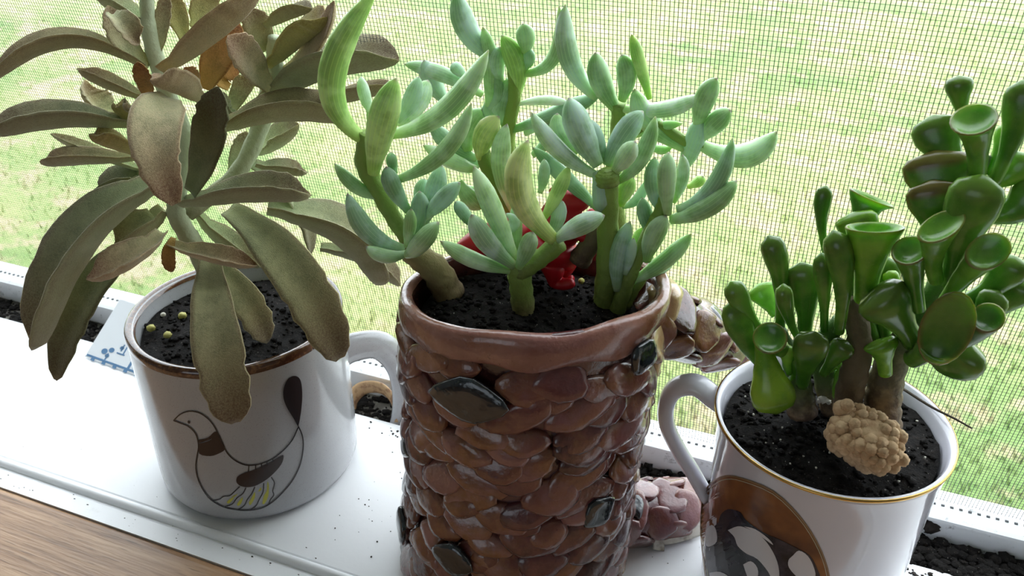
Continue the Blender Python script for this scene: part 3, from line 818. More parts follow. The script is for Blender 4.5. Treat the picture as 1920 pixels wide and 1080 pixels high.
KL = [  # base, middle, tip (picture), width, depth of the three, tint
 (265,128,120,72,-12,150,46, .5,.3,.0,'b'), (280,188,212,155,145,127,36, .3,.6,.9,'b'), (230,228,192,195,160,148,52, 1.2,1.8,2.2,'p'),
 (250,240,110,214,-25,250,62, 0,-.3,-.6,'g'), (265,300,150,292,75,303,40, .8,1.2,1.5,'b'), (285,325,190,288,95,250,26, 1.2,1.8,2.2,'l'),
 (266,292,212,262,167,250,44, -.4,-.6,-.8,'y'), (318,188,288,268,330,382,98, -1.6,-3.2,-3.9,'m'), (360,360,392,262,408,162,76, -.9,-1.6,-1.7,'d'),
 (278,188,272,150,258,116,34, -.6,-1,-1.3,'r'), (372,192,340,158,283,148,50, -.6,-1.4,-1.9,'m'), (372,168,360,148,346,126,38, -.2,-.4,-.6,'r'),
 (308,135,392,62,490,-20,56, -.2,-1.0,-1.8,'m'), (386,168,408,102,446,40,62, .2,.5,.7,'r'), (280,122,228,72,202,10,52, .6,.6,.5,'p'),
 (212,30,240,40,264,82,40, -.2,-.7,-1.0,'b'), (290,118,302,50,312,-15,30, .6,.8,1,'p'), (348,78,330,25,308,-30,44, .8,1.2,1.5,'y'),
 (366,55,380,20,396,-25,52, .9,1.3,1.6,'y'), (280,45,235,15,175,-20,44, .9,1.2,1.5,'l'), (504,165,468,112,428,66,66, .3,-.3,-.7,'m'),
 (508,128,560,62,612,30,56, .5,.4,.2,'y'), (520,145,590,82,627,2,42, .9,1.3,1.6,'m'), (498,95,485,55,468,15,56, 1.2,1.6,2,'p'),
 (500,52,540,25,585,14,32, 1.4,1.9,2.2,'g'), (506,192,610,120,748,112,72, 1.0,1.5,1.9,'g'), (412,250,530,198,657,222,70, -.3,-.9,-1.2,'b'),
 (560,205,650,178,742,160,36, 1.7,2.1,2.4,'b'), (478,312,530,312,577,322,34, .9,.9,.8,'g'), (345,388,465,352,584,364,64, -.5,-1.8,-2.6,'g'),
 (470,308,552,372,582,478,56, 1.2,1.6,1.5,'l'), (500,400,650,428,714,532,84, .9,.5,.1,'g'), (600,470,690,480,752,535,44, 1.4,1.4,1.2,'g'),
 (430,395,545,500,638,672,94, -.7,-3.0,-4.4,'o'), (395,478,404,625,442,792,92, -1.6,-4.3,-5.7,'b'), (380,482,452,552,502,642,62, -.8,-1.9,-2.4,'o'),
 (310,352,150,436,62,650,92, -.2,-.9,-1.4,'g'), (285,440,165,545,104,712,70, .2,-.2,-.6,'d'), (308,440,240,476,160,522,56, -1.0,-2.0,-2.6,'m'),
 (314,398,255,425,205,472,66, .1,.1,0,'o'), (320,462,398,474,484,496,40, -1.4,-2.4,-3.0,'m'), (326,446,316,476,322,510,26, -1.2,-1.6,-1.7,'r'),
 (275,338,222,338,180,382,60, .9,1.2,1.3,'d'), (365,405,430,452,490,500,46, .5,.5,.4,'l'), (432,330,448,290,462,246,36, 1.5,1.8,2,'l'),
 (470,292,512,262,560,232,46, 1.6,2.0,2.3,'l'), (440,218,420,195,398,168,32, 1,1.1,1.1,'d'), (430,165,410,140,455,118,40, 1.4,1.6,1.8,'r'),
 (420,230,455,160,462,140,40, 1.8,2,2.2,'l'), (245,230,230,205,214,192,36, .2,.2,.2,'y'), (262,215,250,200,240,192,36, -.2,-.4,-.5,'b'),
]
for L in KL:
    ph0 = random.uniform(0, 6)
    wob = lambda t, ca, ph0=ph0: (.075*math.sin(t*46+ph0) if t > .6 else 0) + .02*math.sin(t*20+ph0)
    sideways = abs(L[4]-L[0]) > .8*abs(L[5]-L[1])
    flat_leaf(FL, L[:10], kal, KAL_W2 if L[6] == 98 else KAL_W if L[6] > 84 else KAL_R, M['velvet'], KT[L[10]], .22, 1.0 if sideways else .38, 1.0 if sideways else .42, 18, 26, wob, 800)

# ------------------------------------------------------------------ chalky blue succulents in the trunk planter
def cp(px, py):
    return onz(px, py, SOILZ-.1)
ST = {'b': (.86, .96, 1.0), 'B': (1.08, 1.12, 1.18), 'g': (.88, 1.0, .78), 'G': (1.06, 1.18, .60), 'y': (1.3, 1.2, .66), 'w': (1.3, 1.3, 1.35), 'd': (.66, .80, .74), 'l': (1.08, 1.18, .98)}
def senecio(label, root, stems, leaves):
    fr = FT; p0 = cp(*root); o0 = FT.off_of(p0)
    e = empty('blue_chalk_succulent', p0, label, 'plant', 'chalky succulents in the trunk planter')
    for nm, mat, pts, wd in stems:
        stem(fr, [(a, b, o0+c) for a, b, c in pts], wd, e, M[mat], nm)
    for L in leaves:
        l2 = L[:6] + (L[6]*.86,) + tuple(o0+x for x in L[7:10])
        flat_leaf(fr, l2, e, SEN_W, M['chalky'], ST[L[10]], .74, .0, .35, 16, 18)
senecio('leftmost chalk succulent with a thick brown stump, bent stem and long striped leaves', (840, 552),
 [('stem', 'stem_tan', [(845,556,0), (815,505,0), (775,475,0), (755,455,.1)], [60,56,46,30]),
  ('side_stem', 'stem_green', [(790,485,.2), (748,425,.4), (712,360,.5), (684,305,.5), (690,250,.4)], [26,30,36,38,34])],
 [(682,262,622,150,708,-22,66, .4,.4,.2,'G'), (700,325,714,240,743,146,66, .1,-.4,-.6,'G'), (732,252,836,206,916,94,52, .5,.4,.2,'l'), (742,338,832,285,884,193,42, .2,-.2,-.4,'g'),
  (714,370,668,350,627,306,32, .4,.3,.2,'g'), (766,396,738,352,724,312,42, .1,-.1,-.2,'d'), (697,215,684,180,677,143,28, .9,1.1,1.3,'B'), (744,228,770,190,785,143,40, .9,1.1,1.3,'b'),
  (748,238,780,195,803,150,50, 1.2,1.5,1.7,'w'), (690,258,700,225,690,200,30, 1,1.2,1.3,'l'),
  (758,466,692,436,651,362,48, -.2,-.5,-.6,'b'), (764,474,722,480,686,462,34, -.4,-.9,-1.1,'g'), (762,462,768,428,771,391,30, -.6,-.9,-1,'g'), (764,476,788,456,823,416,52, -.6,-1.1,-1.3,'g'),
  (772,448,786,400,786,358,42, -.1,0,.1,'d'), (788,428,812,368,828,308,46, .3,.5,.6,'b'), (796,408,828,376,863,342,40, 0,-.2,-.3,'b'), (785,400,790,365,796,334,36, .7,.8,.9,'b'),
  (700,470,720,478,735,480,26, -.2,-.4,-.5,'g'), (742,325,735,305,733,285,26, .2,.1,.1,'d')])
senecio('low forked chalk succulent at the front with one thick yellow and white leaf', (980, 585),
 [('stem', 'stem_chalky', [(982,590,0), (978,548,0), (972,505,0), (968,490,0)], [46,44,46,34]),
  ('side_stem', 'stem_green', [(972,512,-.1), (1005,490,-.2), (1050,455,-.3)], [34,36,36])],
 [(964,508,890,488,826,452,38, -.1,-.6,-.9,'l'), (964,498,912,452,884,402,50, -.2,-.5,-.7,'B'), (968,492,928,402,888,312,46, 0,.1,.2,'l'), (972,502,988,466,1000,435,40, -.5,-.7,-.8,'g'),
  (1042,452,976,362,990,262,70, -.3,-.6,-.7,'y'), (1042,450,1085,424,1134,404,46, -.3,-.6,-.8,'B'), (1018,412,1045,362,1067,312,34, .4,.5,.6,'G'), (1032,446,1046,410,1052,374,34, .2,.4,.5,'b'),
  (972,490,966,440,970,370,32, .6,.9,1,'g'), (892,430,870,400,853,378,30, .8,.8,.8,'d'), (1012,362,1020,330,1020,298,26, .9,1,1.1,'b'), (940,440,965,420,948,400,24, .6,.7,.8,'b')])
senecio('middle rear chalk succulent with a small yellow bud leaf tipped red', (948, 480),
 [('stem', 'stem_chalky', [(955,490,0), (945,400,0), (922,335,0), (905,285,0)], [46,44,30,30])],
 [(903,298,908,255,936,218,52, -.1,-.2,-.3,'y'), (966,400,940,312,951,232,46, -.3,-.5,-.5,'l'), (896,318,852,304,793,272,36, .1,.1,.1,'l'), (895,298,846,272,806,228,40, .5,.8,1,'b'),
  (878,284,880,240,908,205,50, .6,.8,.9,'g'), (920,240,920,215,908,192,32, .7,.8,.9,'d'), (905,300,880,312,862,300,30, .4,.5,.6,'b'), (915,350,890,360,850,350,26, .3,.3,.3,'g'), (926,300,940,280,938,250,28, .4,.5,.5,'d'), (860,340,880,370,905,390,40, -.2,-.3,-.2,'g')])
senecio('tall rear chalk succulent whose leaf tips reach the top edge', (985, 462),
 [('stem', 'stem_green', [(985,470,0), (962,380,0), (952,260,.2), (965,175,.3), (960,120,.3)], [36,32,28,26,22])],
 [(968,178,968,120,940,66,50, 0,-.2,-.3,'G'), (914,214,920,130,905,50,38, .2,.3,.3,'g'), (930,112,878,58,856,-18,54, .5,.8,1,'b'), (984,98,986,72,980,44,44, .8,1,1.1,'g'),
  (985,128,992,110,990,90,30, .6,.7,.7,'d'), (984,138,1040,104,1048,10,38, .5,.6,.7,'l'), (940,155,932,118,938,88,38, .5,.6,.7,'b'), (946,238,946,200,958,158,34, -.2,-.3,-.3,'d'),
  (905,178,832,140,758,120,36, .6,.9,1.2,'B'), (840,195,812,155,795,112,44, .4,.5,.6,'b'), (875,145,858,130,848,118,28, .9,1,1.1,'b'), (968,196,1020,188,1066,194,22, .8,.9,1,'w'),
  (960,244,1045,212,1126,178,38, .2,.2,.2,'d'), (1118,182,1068,110,1060,8,50, .8,1.0,1.2,'B'), (800,215,840,195,880,160,30, .7,.8,1,'l'), (905,205,935,180,925,130,34, .8,.9,1,'d'), (955,150,938,185,925,215,36, .9,.9,1,'b'), (1000,290,1040,260,1075,250,36, .4,.4,.5,'d'), (985,250,1040,228,1090,240,34, .3,.4,.4,'b')])
senecio('far right rear chalk succulent with long arms spreading over the lawn view', (1172, 470),
 [('stem', 'stem_green', [(1165,480,0), (1150,340,.2), (1158,240,.3), (1160,195,.3)], [36,30,28,26]),
  ('side_stem', 'stem_green', [(1160,270,.3), (1220,232,.4), (1290,268,.3), (1320,275,.3)], [20,20,20,20])],
 [(1158,208,1128,155,1116,98,52, 0,-.2,-.3,'g'), (1166,188,1175,142,1165,102,46, .6,.7,.8,'g'), (1218,185,1200,120,1184,64,30, .5,.6,.7,'G'), (1160,202,1245,205,1315,178,38, .7,.8,.9,'w'),
  (1284,278,1218,228,1190,166,50, -.1,-.4,-.5,'l'), (1308,240,1320,190,1344,146,48, .2,.3,.3,'g'), (1312,262,1340,232,1370,206,46, .1,0,0,'g'), (1312,270,1396,292,1457,246,56, .2,0,-.2,'l'),
  (1272,330,1300,270,1312,222,46, -.2,-.3,-.3,'b'), (1180,260,1230,240,1280,232,22, .6,.7,.8,'l'), (1165,230,1190,215,1200,205,30, .5,.5,.5,'w'), (1205,262,1235,280,1260,275,20, .5,.5,.5,'l'), (1290,350,1310,340,1318,330,26, .3,.3,.3,'G')])
senecio('chalk succulent with the straight bare green stem cut flat on top', (1135, 572),
 [('stem', 'stem_green', [(1132,578,0), (1138,500,0), (1140,400,0), (1140,338,0)], [44,40,40,38]),
  ('stem_tip', 'stem_green', [(1139,345,-.05), (1138,328,-.05), (1137,318,-.05)], [46,46,26]),
  ('side_stem', 'stem_brown', [(1085,490,.5), (1112,450,.4), (1138,420,.2)], [44,36,24])],
 [(1122,330,1048,282,996,210,40, .1,.2,.2,'B'), (1122,310,1090,250,1066,183,64, .2,.4,.5,'b'), (1085,285,1052,250,1045,212,40, .8,1,1.1,'g'), (1130,305,1118,262,1098,222,38, .5,.7,.8,'b'),
  (1138,310,1168,255,1206,208,52, .4,.6,.8,'b'), (1152,322,1172,295,1192,265,44, -.1,-.2,-.3,'l'), (1158,340,1202,295,1229,218,40, .1,.1,.1,'g'), (1122,392,1062,335,998,276,36, .6,.8,1,'d'),
  (1116,322,1128,360,1126,405,44, .1,-.1,-.1,'d'), (1164,386,1172,358,1188,332,38, .4,.4,.4,'G'), (1166,388,1196,372,1214,335,24, .6,.7,.8,'d')])
senecio('right edge chalk succulent with a fan of blue grey leaves above the planter rim', (1165, 582),
 [('stem', 'stem_green', [(1155,588,0), (1178,525,0), (1210,450,.1), (1240,395,.1), (1250,365,.1)], [32,28,26,28,26]),
  ('side_stem', 'stem_green', [(1172,575,.1), (1195,535,.2), (1230,490,.3)], [22,20,16])],
 [(1252,402,1250,340,1253,285,42, -.2,-.4,-.4,'g'), (1244,400,1226,350,1228,294,42, .3,.4,.4,'b'), (1262,380,1280,335,1280,290,28, .4,.5,.5,'B'), (1268,392,1336,352,1374,258,42, .1,0,0,'b'),
  (1256,412,1325,388,1382,338,50, 0,-.2,-.3,'g'), (1228,445,1212,410,1204,370,36, .3,.4,.5,'d'), (1212,490,1225,445,1250,404,46, -.1,-.2,-.3,'g'), (1180,530,1245,490,1297,438,38, 0,-.1,-.2,'g'),
  (1192,524,1228,508,1262,496,26, .3,.4,.5,'b'), (1158,545,1160,480,1182,415,42, -.1,0,.1,'b'), (1172,515,1182,480,1188,446,24, -.2,-.2,-.2,'b'), (1188,488,1195,455,1206,426,30, .4,.5,.5,'G'), (1160,560,1172,500,1182,470,30, .2,.3,.3,'g')])

# ------------------------------------------------------------------ glossy trumpet leaved plant in the dog mug
gol = empty('trumpet_leaf_jade', (RCX-.2, RCY, RH-.6), 'glossy green jade plant with trumpet shaped leaves in the dog mug', 'plant')
stem(FR, [(1652,800,-.3), (1655,750,0), (1668,690,.2), (1700,625,.2), (1750,550,.2), (1795,440,.3), (1830,330,.4), (1848,290,.5)], [74,68,62,46,36,32,30,24], gol, M['stem_gollum'])
stem(FR, [(1588,800,-.5), (1592,740,-.4), (1606,680,-.2), (1610,620,0), (1590,560,.1)], [56,52,52,44,34], gol, M['stem_brown'], 'side_stem')
stem(FR, [(1505,775,-.2), (1500,730,-.2), (1490,690,-.2), (1462,620,-.2)], [56,46,40,26], gol, M['stem_gollum'], 'side_stem')
stem(FR, [(1560,770,.5), (1545,700,.3), (1550,640,.1), (1575,600,.1)], [40,40,40,30], gol, M['stem_gollum'], 'side_stem')
GT = {'n': (.86, .88, .84), 'd': (.56, .6, .55), 'l': (1.45, 1.35, 1.2), 'y': (1.9, 1.45, .8), 'p': (1.5, 1.45, 1.5), 'b': (1.2, 1.2, .7)}
def trumpet(L, kind, tint, cup=(0, 0), flat=1.0, n=14, nseg=20, neck=.42, red=1.0):
    """tube leaf: 't' open cupped end turned by cup=(side, towards viewer); 's' closed spoon end"""
    path = leaf_path(FR, L, n); tip = path[-1]
    view = (tip-CAM).normalized(); hw = half_w(tip, L[6])
    if kind == 't': tab = [(0, neck), (.25, neck*1.1), (.55, neck*1.5), (.78, .82), (.92, .95), (1, 1.0)]
    else: tab = [(0, neck), (.25, neck*1.08), (.5, .68), (.72, .98), (.85, 1.0), (.94, .8), (.98, .5), (1, .1)]
    wid = [hw*lerp_tab(tab, i/n) for i in range(n+1)]
    fl = [(1-(1-flat)*min(1, (i/n)*1.3)) for i in range(n+1)]
    V, F, UV = sweep(path, wid, [max(.02, w*f) for w, f in zip(wid, fl)], -view, nseg, None, kind == 's')
    rim = [0.0]*len(V)
    if kind == 't':
        tg = (path[-1]-path[-2]).normalized()
        sd = tg.cross(-view).normalized(); nv = sd.cross(tg).normalized()
        # slant of the open end: shift ring vertices along the leaf
        k0 = n*nseg; c = tip
        for i in range(n-4, n+1):
            f = ((i-(n-5))/5.0)**1.5
            for j in range(nseg):
                q = V[i*nseg+j]-path[i]
                V[i*nseg+j] = V[i*nseg+j] + tg*((q.dot(sd)*cup[0] - q.dot(nv)*cup[1])*f)
        ring = [V[k0+j].copy() for j in range(nseg)]; cen = sum(ring, Vector())/nseg
        for s, dpt in ((1.0, .05), (.9, .05), (.74, -.10), (.4, -.30)):
            k = len(V)
            for j in range(nseg):
                V.append(cen+(ring[j]-cen)*s+tg*dpt*hw)
                rim.append({1.0: .8, .9: .35}.get(s, 0.0)*red)
            pk = k-nseg if k > (n+1)*nseg else k0
            for j in range(nseg):
                q = (j+1) % nseg; F.append((pk+j, pk+q, k+q, k+j)); UV += [(j/nseg, 1), (q/nseg, 1), (q/nseg, 1), (j/nseg, 1)]
        k = len(V)-nseg; V.append(cen-tg*.36*hw); rim.append(0.0)
        for j in range(nseg):
            F.append((k+j, k+(j+1) % nseg, len(V)-1)); UV += [(0, 1)]*3
        for j in range(nseg): rim[k0+j] = .6*red
    else:
        for i in range(n+1):
            for j in range(nseg):
                ca = abs(math.cos(2*math.pi*j/nseg))
                if i >= n-2 or (i > n*.62 and ca > .9): rim[i*nseg+j] = .75*red if flat < .36 else .2*red
    o = build('leaf', V, F, M['glossy'], gol, origin=path[0], uvs=UV)
    a = o.data.attributes.new('rim', 'FLOAT', 'POINT'); a.data.foreach_set('value', rim)
    return tinted(o, GT[tint], .14)
GL = [  # base, middle, tip, width, depths, kind, tint, cup, flat
 ((1806,225,1800,185,1798,142,50, .6,.6,.6), 's','n',(0,0),.7), ((1832,325,1832,265,1826,225,82, -.2,-.4,-.5),'t','n',(-.05,.42),.9), ((1812,325,1772,282,1748,216,88, .3,.4,.5),'s','n',(0,0),.45),
 ((1782,430,1764,360,1752,282,120, .1,0,.1),'s','n',(0,0),.32), ((1778,480,1758,410,1748,338,98, -.2,-.4,-.4),'s','n',(0,0),.32), ((1785,530,1805,440,1846,328,102, -.4,-.8,-.9),'s','n',(0,0),.5),
 ((1755,525,1750,475,1764,425,70, -.8,-1.2,-1.4),'t','l',(.5,.75),.8), ((1722,580,1712,515,1706,470,66, -.6,-.9,-1.1),'t','n',(.1,.36),.9), ((1765,575,1805,520,1852,472,66, -.5,-1.1,-1.6),'t','n',(.1,.9),.9),
 ((1812,565,1870,528,1902,480,74, .1,.2,.2),'s','n',(0,0),.6), ((1820,590,1880,565,1908,520,74, .5,.5,.5),'s','n',(0,0),.5), ((1800,600,1840,590,1872,545,60, -.2,-.3,-.3),'s','n',(0,0),.6),
 ((1712,672,1745,650,1774,618,96, -.3,-1.1,-1.8),'t','d',(-.25,1.6),.85), ((1740,660,1800,640,1852,596,58, -.8,-1.2,-1.5),'t','d',(.15,.6),.9), ((1730,620,1780,670,1812,640,110, .3,.2,0),'s','d',(0,0),.5),
 ((1712,640,1680,590,1638,545,100, -.3,-.9,-1.2),'s','d',(0,0),.7), ((1862,345,1900,250,1918,150,62, 0,.1,.2),'s','n',(0,0),.6), ((1852,328,1876,280,1892,232,40, .5,.7,.9),'s','l',(0,0),.6),
 ((1850,400,1900,395,1965,340,80, .2,.3,.4),'s','n',(0,0),.5), ((1850,345,1890,330,1935,290,60, .3,.5,.6),'s','l',(0,0),.6),
 ((1550,480,1540,410,1549,348,32, .6,.7,.8),'s','n',(0,0),.7), ((1622,430,1624,395,1634,372,86, .6,.7,.8),'t','n',(.15,.12),.5), ((1612,480,1612,440,1600,398,78, .2,.2,.2),'s','b',(0,0),.5),
 ((1622,560,1630,485,1640,428,104, -.2,-.5,-.6),'t','b',(.15,-.08),.55), ((1572,622,1580,530,1562,432,54, -.5,-.7,-.8),'s','n',(0,0),.8), ((1545,620,1545,550,1540,474,36, -.3,-.4,-.4),'s','n',(0,0),.8),
 ((1508,625,1510,565,1502,492,66, .2,.2,.2),'s','n',(0,0),.5), ((1496,632,1478,590,1468,532,34, -.4,-.7,-.8),'s','n',(0,0),.85), ((1462,615,1462,520,1440,442,48, .1,0,0),'s','n',(0,0),.8),
 ((1428,622,1398,580,1370,528,44, -.1,-.4,-.6),'s','n',(0,0),.8), ((1456,590,1440,565,1422,532,52, .6,.7,.8),'s','p',(0,0),.5), ((1482,668,1460,650,1444,634,62, -.6,-1.1,-1.5),'t','n',(-.1,.35),.95),
 ((1450,700,1400,640,1378,560,60, -.2,-.5,-.4),'s','n',(0,0),.6), ((1432,640,1440,700,1458,776,82, -.7,-1.2,-1.5),'s','y',(0,0),.5), ((1505,720,1512,680,1528,622,66, -.6,-1.0,-1.2),'s','d',(0,0),.6),
 ((1480,700,1476,675,1474,648,28, -.7,-.9,-1),'s','l',(0,0),.8), ((1545,700,1565,670,1590,640,46, -.4,-.6,-.6),'s','d',(0,0),.7), ((1690,575,1678,540,1666,508,30, .2,.3,.3),'s','y',(0,0),.8),
 ((1640,640,1618,560,1606,480,56, .4,.5,.5),'s','d',(0,0),.6), ((1660,640,1655,560,1660,480,60, .6,.7,.8),'s','d',(0,0),.6), ((1478,720,1490,690,1478,665,30, -.4,-.5,-.5),'s','l',(0,0),.8),
 ((1660,700,1655,660,1648,640,64, -.5,-.6,-.6),'s','b',(0,0),.7), ((1560,700,1600,690,1590,640,44, .3,.3,.3),'s','n',(0,0),.7), ((1545,700,1580,690,1570,760,34, .1,0,-.1),'s','l',(0,0),.7),
]
for L, kd, tn, cup, flat in GL: trumpet(L, kd, tn, cup, flat)

# ------------------------------------------------------------------ red toy dinosaur behind the leaves
tb = onz(1048, 535, SOILZ+.1); to = FT.off_of(tb)
T_ = lambda x, y, o=0: FT.P(x, y, to+o)
toy = empty('toy_dinosaur', tb, 'small red plastic dinosaur toy standing in the trunk planter soil', 'toy')
def skin(name, chains, par, mat, sub=2):
    vs_, es, rs = [], [], []; key = {}
    for ch in chains:
        prev = None
        for (x, y, o, r) in ch:
            k = (x, y, o)
            if k not in key: key[k] = len(vs_); vs_.append(T_(x, y, o)); rs.append(r)
            if prev is not None: es.append((prev, key[k]))
            prev = key[k]
    me = bpy.data.meshes.new(name); org = tb
    me.from_pydata([((v-org)*CM)[:] for v in vs_], es, [])
    o = bpy.data.objects.new(name, me); COL.objects.link(o); o.parent = par
    md = o.modifiers.new('skin', 'SKIN')
    for v, r in zip(me.skin_vertices[0].data, rs): v.radius = (r*1.3*CM, r*1.3*CM)
    me.skin_vertices[0].data[0].use_root = True
    s = o.modifiers.new('sub', 'SUBSURF'); s.levels = sub; s.render_levels = sub
    dg = bpy.context.evaluated_depsgraph_get()
    me2 = bpy.data.meshes.new_from_object(o.evaluated_get(dg)); me2.materials.clear(); me2.materials.append(mat)
    me2.polygons.foreach_set('use_smooth', [True]*len(me2.polygons))
    o.modifiers.clear(); o.data = me2; return o
skin('body', [
 [(1040,470,0,.62), (1048,430,.05,.55), (1056,400,.1,.42), (1064,376,.1,.40), (1086,378,-.05,.30), (1108,378,-.15,.20)],
 [(1040,470,0,.62), (1000,455,.5,.62), (955,440,.9,.6), (910,450,1.2,.5), (875,465,1.4,.36), (850,490,1.4,.22), (838,500,1.3,.12)],
 [(1040,470,0,.62), (1032,495,-.35,.42), (1042,515,-.4,.28), (1040,531,-.35,.24), (1062,534,-.6,.20), (1078,530,-.75,.13)],
 [(1040,470,0,.62), (1062,490,.3,.40), (1056,512,.35,.26), (1060,528,.3,.2), (1078,522,.15,.14)],
 [(1048,430,.05,.55), (1074,432,-.3,.22), (1096,442,-.45,.2), (1106,462,-.5,.12)],
 [(1056,400,.1,.42), (1084,412,.4,.2), (1104,408,.4,.17), (1112,392,.35,.1)],
 [(1064,376,.1,.40), (1046,362,.15,.14), (1030,354,.2,.07)]], toy, M['red'])

# ------------------------------------------------------------------ small things
SRZ = RH-.3
c = FR.P(1622, 822, -2.0); m = MB()
R3 = Matrix.Rotation(-.28, 3, 'Z') @ Matrix.Rotation(.25, 3, 'Y') @ Matrix.Rotation(.35, 3, 'X')
rnd = random.Random(11)
core = MB(); core.lump((0, 0, 0), .95, (1.18, .9, .8), 18, 12, 0)
m.add([c + R3 @ v for v in core.v], core.f)
pts = []; k = 0
while len(pts) < 105 and k < 6000:
    k += 1; d = Vector((rnd.gauss(0, 1), rnd.gauss(0, 1), rnd.gauss(0, 1))).normalized()
    b_ = Vector([math.copysign(abs(x)**.62, x) for x in d]); q = Vector((b_.x*1.02, b_.y*.74, b_.z*.66))
    if all((q-p_).length > .235 for p_ in pts): pts.append(q)
for q in pts:
    m.lump(c + R3 @ (q*.94), rnd.uniform(.18, .25), (1, 1, 1), 9, 6, .06)
for q, r_ in (((-1.0, .1, .55), .30), ((-.95, .15, .80), .22), ((1.18, 0, .1), .22), ((1.1, -.2, -.2), .22)):
    m.lump(c + R3 @ Vector(q), r_, (1, 1, 1), 10, 7, .06)
tag(m.build('nodular_stone', M['nodule'], origin=c), 'beige knobbly stone lying on the soil of the dog mug', 'stone')
PEL = [(311, 542, .20, 'upper'), (342, 592, .19, ''), (283, 615, .19, ''), (314, 628, .18, ''), (306, 590, .12, '')]
PLAB = ['yellowish fertiliser pellet at the back of the bird mug soil', 'greenish fertiliser pellet nearest the stem in the bird mug', 'pale fertiliser pellet nearest the left rim of the bird mug',
        'yellow green fertiliser pellet nearest the front rim of the bird mug', 'tiny white fertiliser pellet amid the bird mug soil']
for (px, py, r, _), lb in zip(PEL, PLAB):
    p = onz(px, py, LH-.55)
    m = MB(); m.lump(p, r, (1, 1, .8), 10, 6, .08); tag(m.build('pellet', M['grit'] if r < .15 else M['pebble'], origin=p), lb, 'pellet', 'fertiliser pellets on the bird mug soil')
p = onz(1090, 527, SOILZ+.25); m = MB(); m.lump(p, .12, (1, 1, .9), 10, 6, .08)
tag(m.build('pellet', M['pebble'], origin=p), 'single yellow pellet beside the red toy foot', 'pellet')
m = MB()
for _ in range(46):
    r = math.sqrt(random.random())*3.1; a = random.uniform(0, 6.28)
    m.lump((RCX+r*math.cos(a), RCY+r*math.sin(a), SRZ+.04), random.uniform(.02, .05), (1, 1, 1), 5, 3, .3)
for _ in range(6): m.lump(FR.P(random.uniform(1505, 1560), random.uniform(715, 745), 0)+Vector((0, 0, -.3)), random.uniform(.08, .2), (1, 1, .8), 6, 4, .3)
for a in (.95, 1.05, 1.12): m.lump((RCX+3.1*math.cos(a), RCY+3.1*math.sin(a), SRZ+.12), random.uniform(.12, .2), (1, 1, .8), 6, 4, .3)
tag(m.build('perlite_grit', M['grit'], origin=(RCX, RCY, SRZ), kind='stuff'), 'white perlite grit scattered over the dog mug soil', 'grit')
pth = spline([onz(1692, 728, RH+.15), onz(1745, 762, RH+.25), onz(1790, 785, RH+.3), onz(1822, 803, RH+.1)], 16); n = len(pth)
V, F, UV = sweep(pth, [.055-.03*i/n for i in range(n)], [.055-.03*i/n for i in range(n)], (0, 0, 1), 7)
tag(build('twig', V, F, M['twig'], uvs=UV, origin=pth[0]), 'thin dark twig lying across the rim of the dog mug', 'twig')
# dry husk ring in the track
pth = spline([ony(660, 782, 29.0), ony(659, 752, 29.4), ony(680, 728, 29.9), ony(715, 728, 30.0), ony(738, 752, 29.6), ony(742, 792, 29.0)], 26); n = len(pth)
V, F, UV = sweep(pth, [.42*math.sin(math.pi*(i+2)/(n+3))**.4 for i in range(n)], [.13]*n, Vector((0, .3, 1)), 10)
tag(build('dry_husk', V, F, M['husk'], uvs=UV, origin=pth[0]), 'curled tan dry husk in the window track behind the mug handle', 'husk')
# dead leaf strip on the sill
pth = spline([onz(1233, 1032, .08), onz(1236, 1010, .35), onz(1262, 1003, .45), onz(1310, 990, .40), onz(1330, 978, .3)], 18); n = len(pth)
V, F, UV = sweep(pth, [.34-.12*abs(i/n-.5) for i in range(n)], [.04]*n, Vector((0, .7, .8)), 8, .25)
tag(build('dead_leaf', V, F, M['dead_leaf'], uvs=UV, origin=pth[0]), 'curled grey dead leaf on the sill under the lower branch', 'leaf')
# soil clod on the sill by the right mug
p = onz(1742, 985, .25); m = MB()
for k in range(9): m.lump(p+Vector((random.uniform(-.55, .5), random.uniform(-.3, .3), random.uniform(-.15, .3))), random.uniform(.22, .42), (1, 1, .8), 7, 5, .3)
tag(m.build('soil_clod', M['husk'] if False else M['crumb'], origin=p), 'brown soil clod in the track right of the dog mug', 'soil')
# crumbs of soil on the sill, and dirt in the track
m = MB()
def crumbs(cnt, x0, y0, sx, sy, smin=.015, smax=.06):
    for _ in range(cnt):
        q = Vector((x0+random.gauss(0, sx), y0+random.gauss(0, sy), 0)); s = random.uniform(smin, smax)
        if not (19.95 < q.y < 28.4): continue
        if math.hypot(q.x-LC[0], q.y-LC[1]) < 4.5 or math.hypot(q.x-RCX, q.y-RCY) < 3.6 or math.hypot(q.x-TC[0], q.y-TC[1]) < 4.9: continue
        m.lump((q.x, q.y, s*.4), s, (1, random.uniform(.5, 1), .6), 5, 3, .4)
crumbs(34, -15.2, 22.5, 1.2, 2.2, .012, .045); crumbs(50, -14.5, 28.2, 2.0, .25, .02, .08); crumbs(12, -30, 22, 5, 3, .01, .03); crumbs(18, -3.5, 23, 1.0, 1.5, .012, .04); crumbs(150, 6.8, 28.1, 2.0, .35, .02, .12)
for _ in range(40):
    q = Vector((random.uniform(-34, -10), random.uniform(18.6, 19.2), -.04)); m.lump(q, random.uniform(.012, .045), (1.3, .7, .5), 5, 3, .4)
tag(m.build('soil_crumbs', M['crumb'], origin=(-15, 24, 0), kind='stuff'), 'loose dark soil crumbs scattered over the white sill', 'soil')
m = MB()
for _ in range(2600):
    x = random.uniform(-60, 14); dens = .5+.5*noise.noise(Vector((x*.35, 3, 0)))
    if random.random() > dens+.45+(.5 if x > -9 else 0): continue
    m.lump((x, random.uniform(28.95, 30.55), -.33), random.choice((.06, .09, .12, .18, .24)), (1.2, 1, .6), 5, 3, .4)
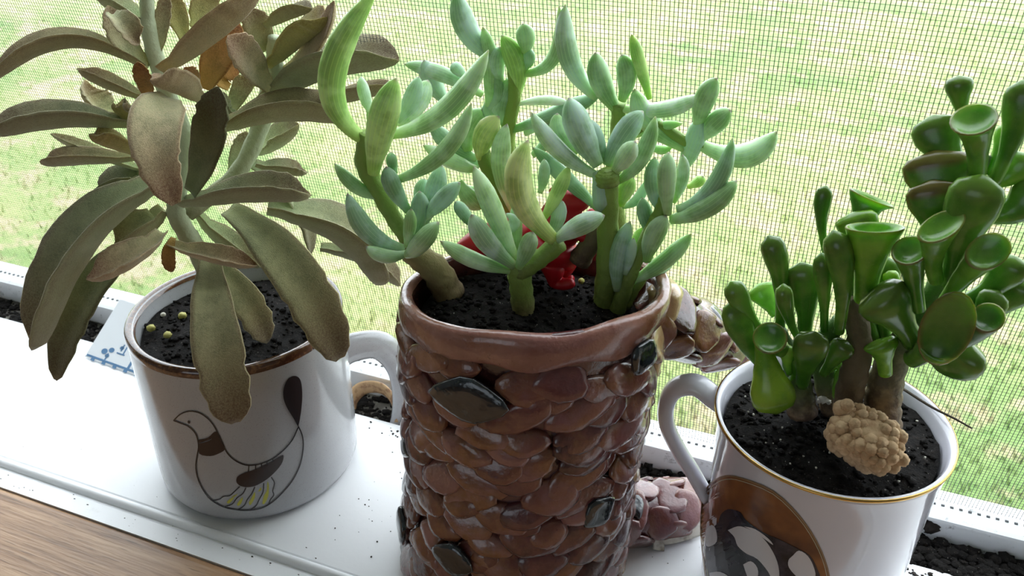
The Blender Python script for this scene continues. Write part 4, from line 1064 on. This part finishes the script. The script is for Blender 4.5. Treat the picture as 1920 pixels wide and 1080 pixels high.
for _ in range(420):
    m.lump((random.uniform(4.5, 13), random.uniform(28.85, 30.6), -.25+random.uniform(0, .2)), random.uniform(.08, .3), (1.2, 1, .7), 6, 4, .4)
for _ in range(160):
    m.lump((random.uniform(-6.5, -2), random.uniform(28.85, 30.6), -.25+random.uniform(0, .1)), random.uniform(.06, .2), (1.2, 1, .7), 6, 4, .4)
tag(m.build('track_dirt', M['soil'], origin=(-15, 29.7, -.35), kind='stuff'), 'dark soil and dirt lying in the window track', 'dirt')
# plant label card leaning from the sill onto the frame
A = onz(160, 669, .06); Bc = onz(262, 706, .06); C = ony(226, 562, 30.55); 
ud = (Bc-A); vd_ = (C-A); nn_ = ud.cross(vd_).normalized()
def cardpt(u, v, w): return A+ud*u+vd_*v+nn_*w
card = empty('plant_label', A, 'white plastic plant label with blue flower print leaning behind the bird mug', 'label')
def slab(u0, v0, u1, v1, w0, w1):
    return [cardpt(u, v, w) for w in (w0, w1) for u, v in ((u0, v0), (u1, v0), (u1, v1), (u0, v1))], [(3,2,1,0),(4,5,6,7),(0,1,5,4),(1,2,6,5),(2,3,7,6),(3,0,4,7)]
v_, f_ = slab(0, 0, 1.15, 1, 0, .05); build('card', v_, f_, M['card'], card, smooth=False)
v_, f_ = slab(.83, .03, 1.13, .45, .05, .062); build('card_panel', v_, f_, M['card_grey'], card, smooth=False)
m = MB()
for a in ((.02,.02,1.12,.05), (.75,.05,.79,.40), (.30,.76,1.1,.80), (.86,.12,1.1,.16), (.86,.24,1.1,.27)): m.add(*slab(*a, .05, .066))
for a in ((.12,-.02), (.32,-.02), (.52,-.02), (.72,-.02), (.92,-.02)): m.add(*slab(a[0], a[1], a[0]+.06, .02, .03, .068))
for cu, cv, r in ((.26,.17,.045), (.36,.22,.04), (.34,.12,.03), (.5,.30,.03)):
    m.add([cardpt(cu+r*math.cos(a)*1.2, cv+r*math.sin(a), .066) for a in [k*math.pi/5 for k in range(10)]], [tuple(range(10))])
for a in ((.33,.05,.35,.16), (.46,.20,.60,.22), (.50,.25,.52,.36), (.56,.22,.58,.34)): m.add(*slab(*a, .05, .066))
m.build('blue_print', M['blue_ink'], card, smooth=False)
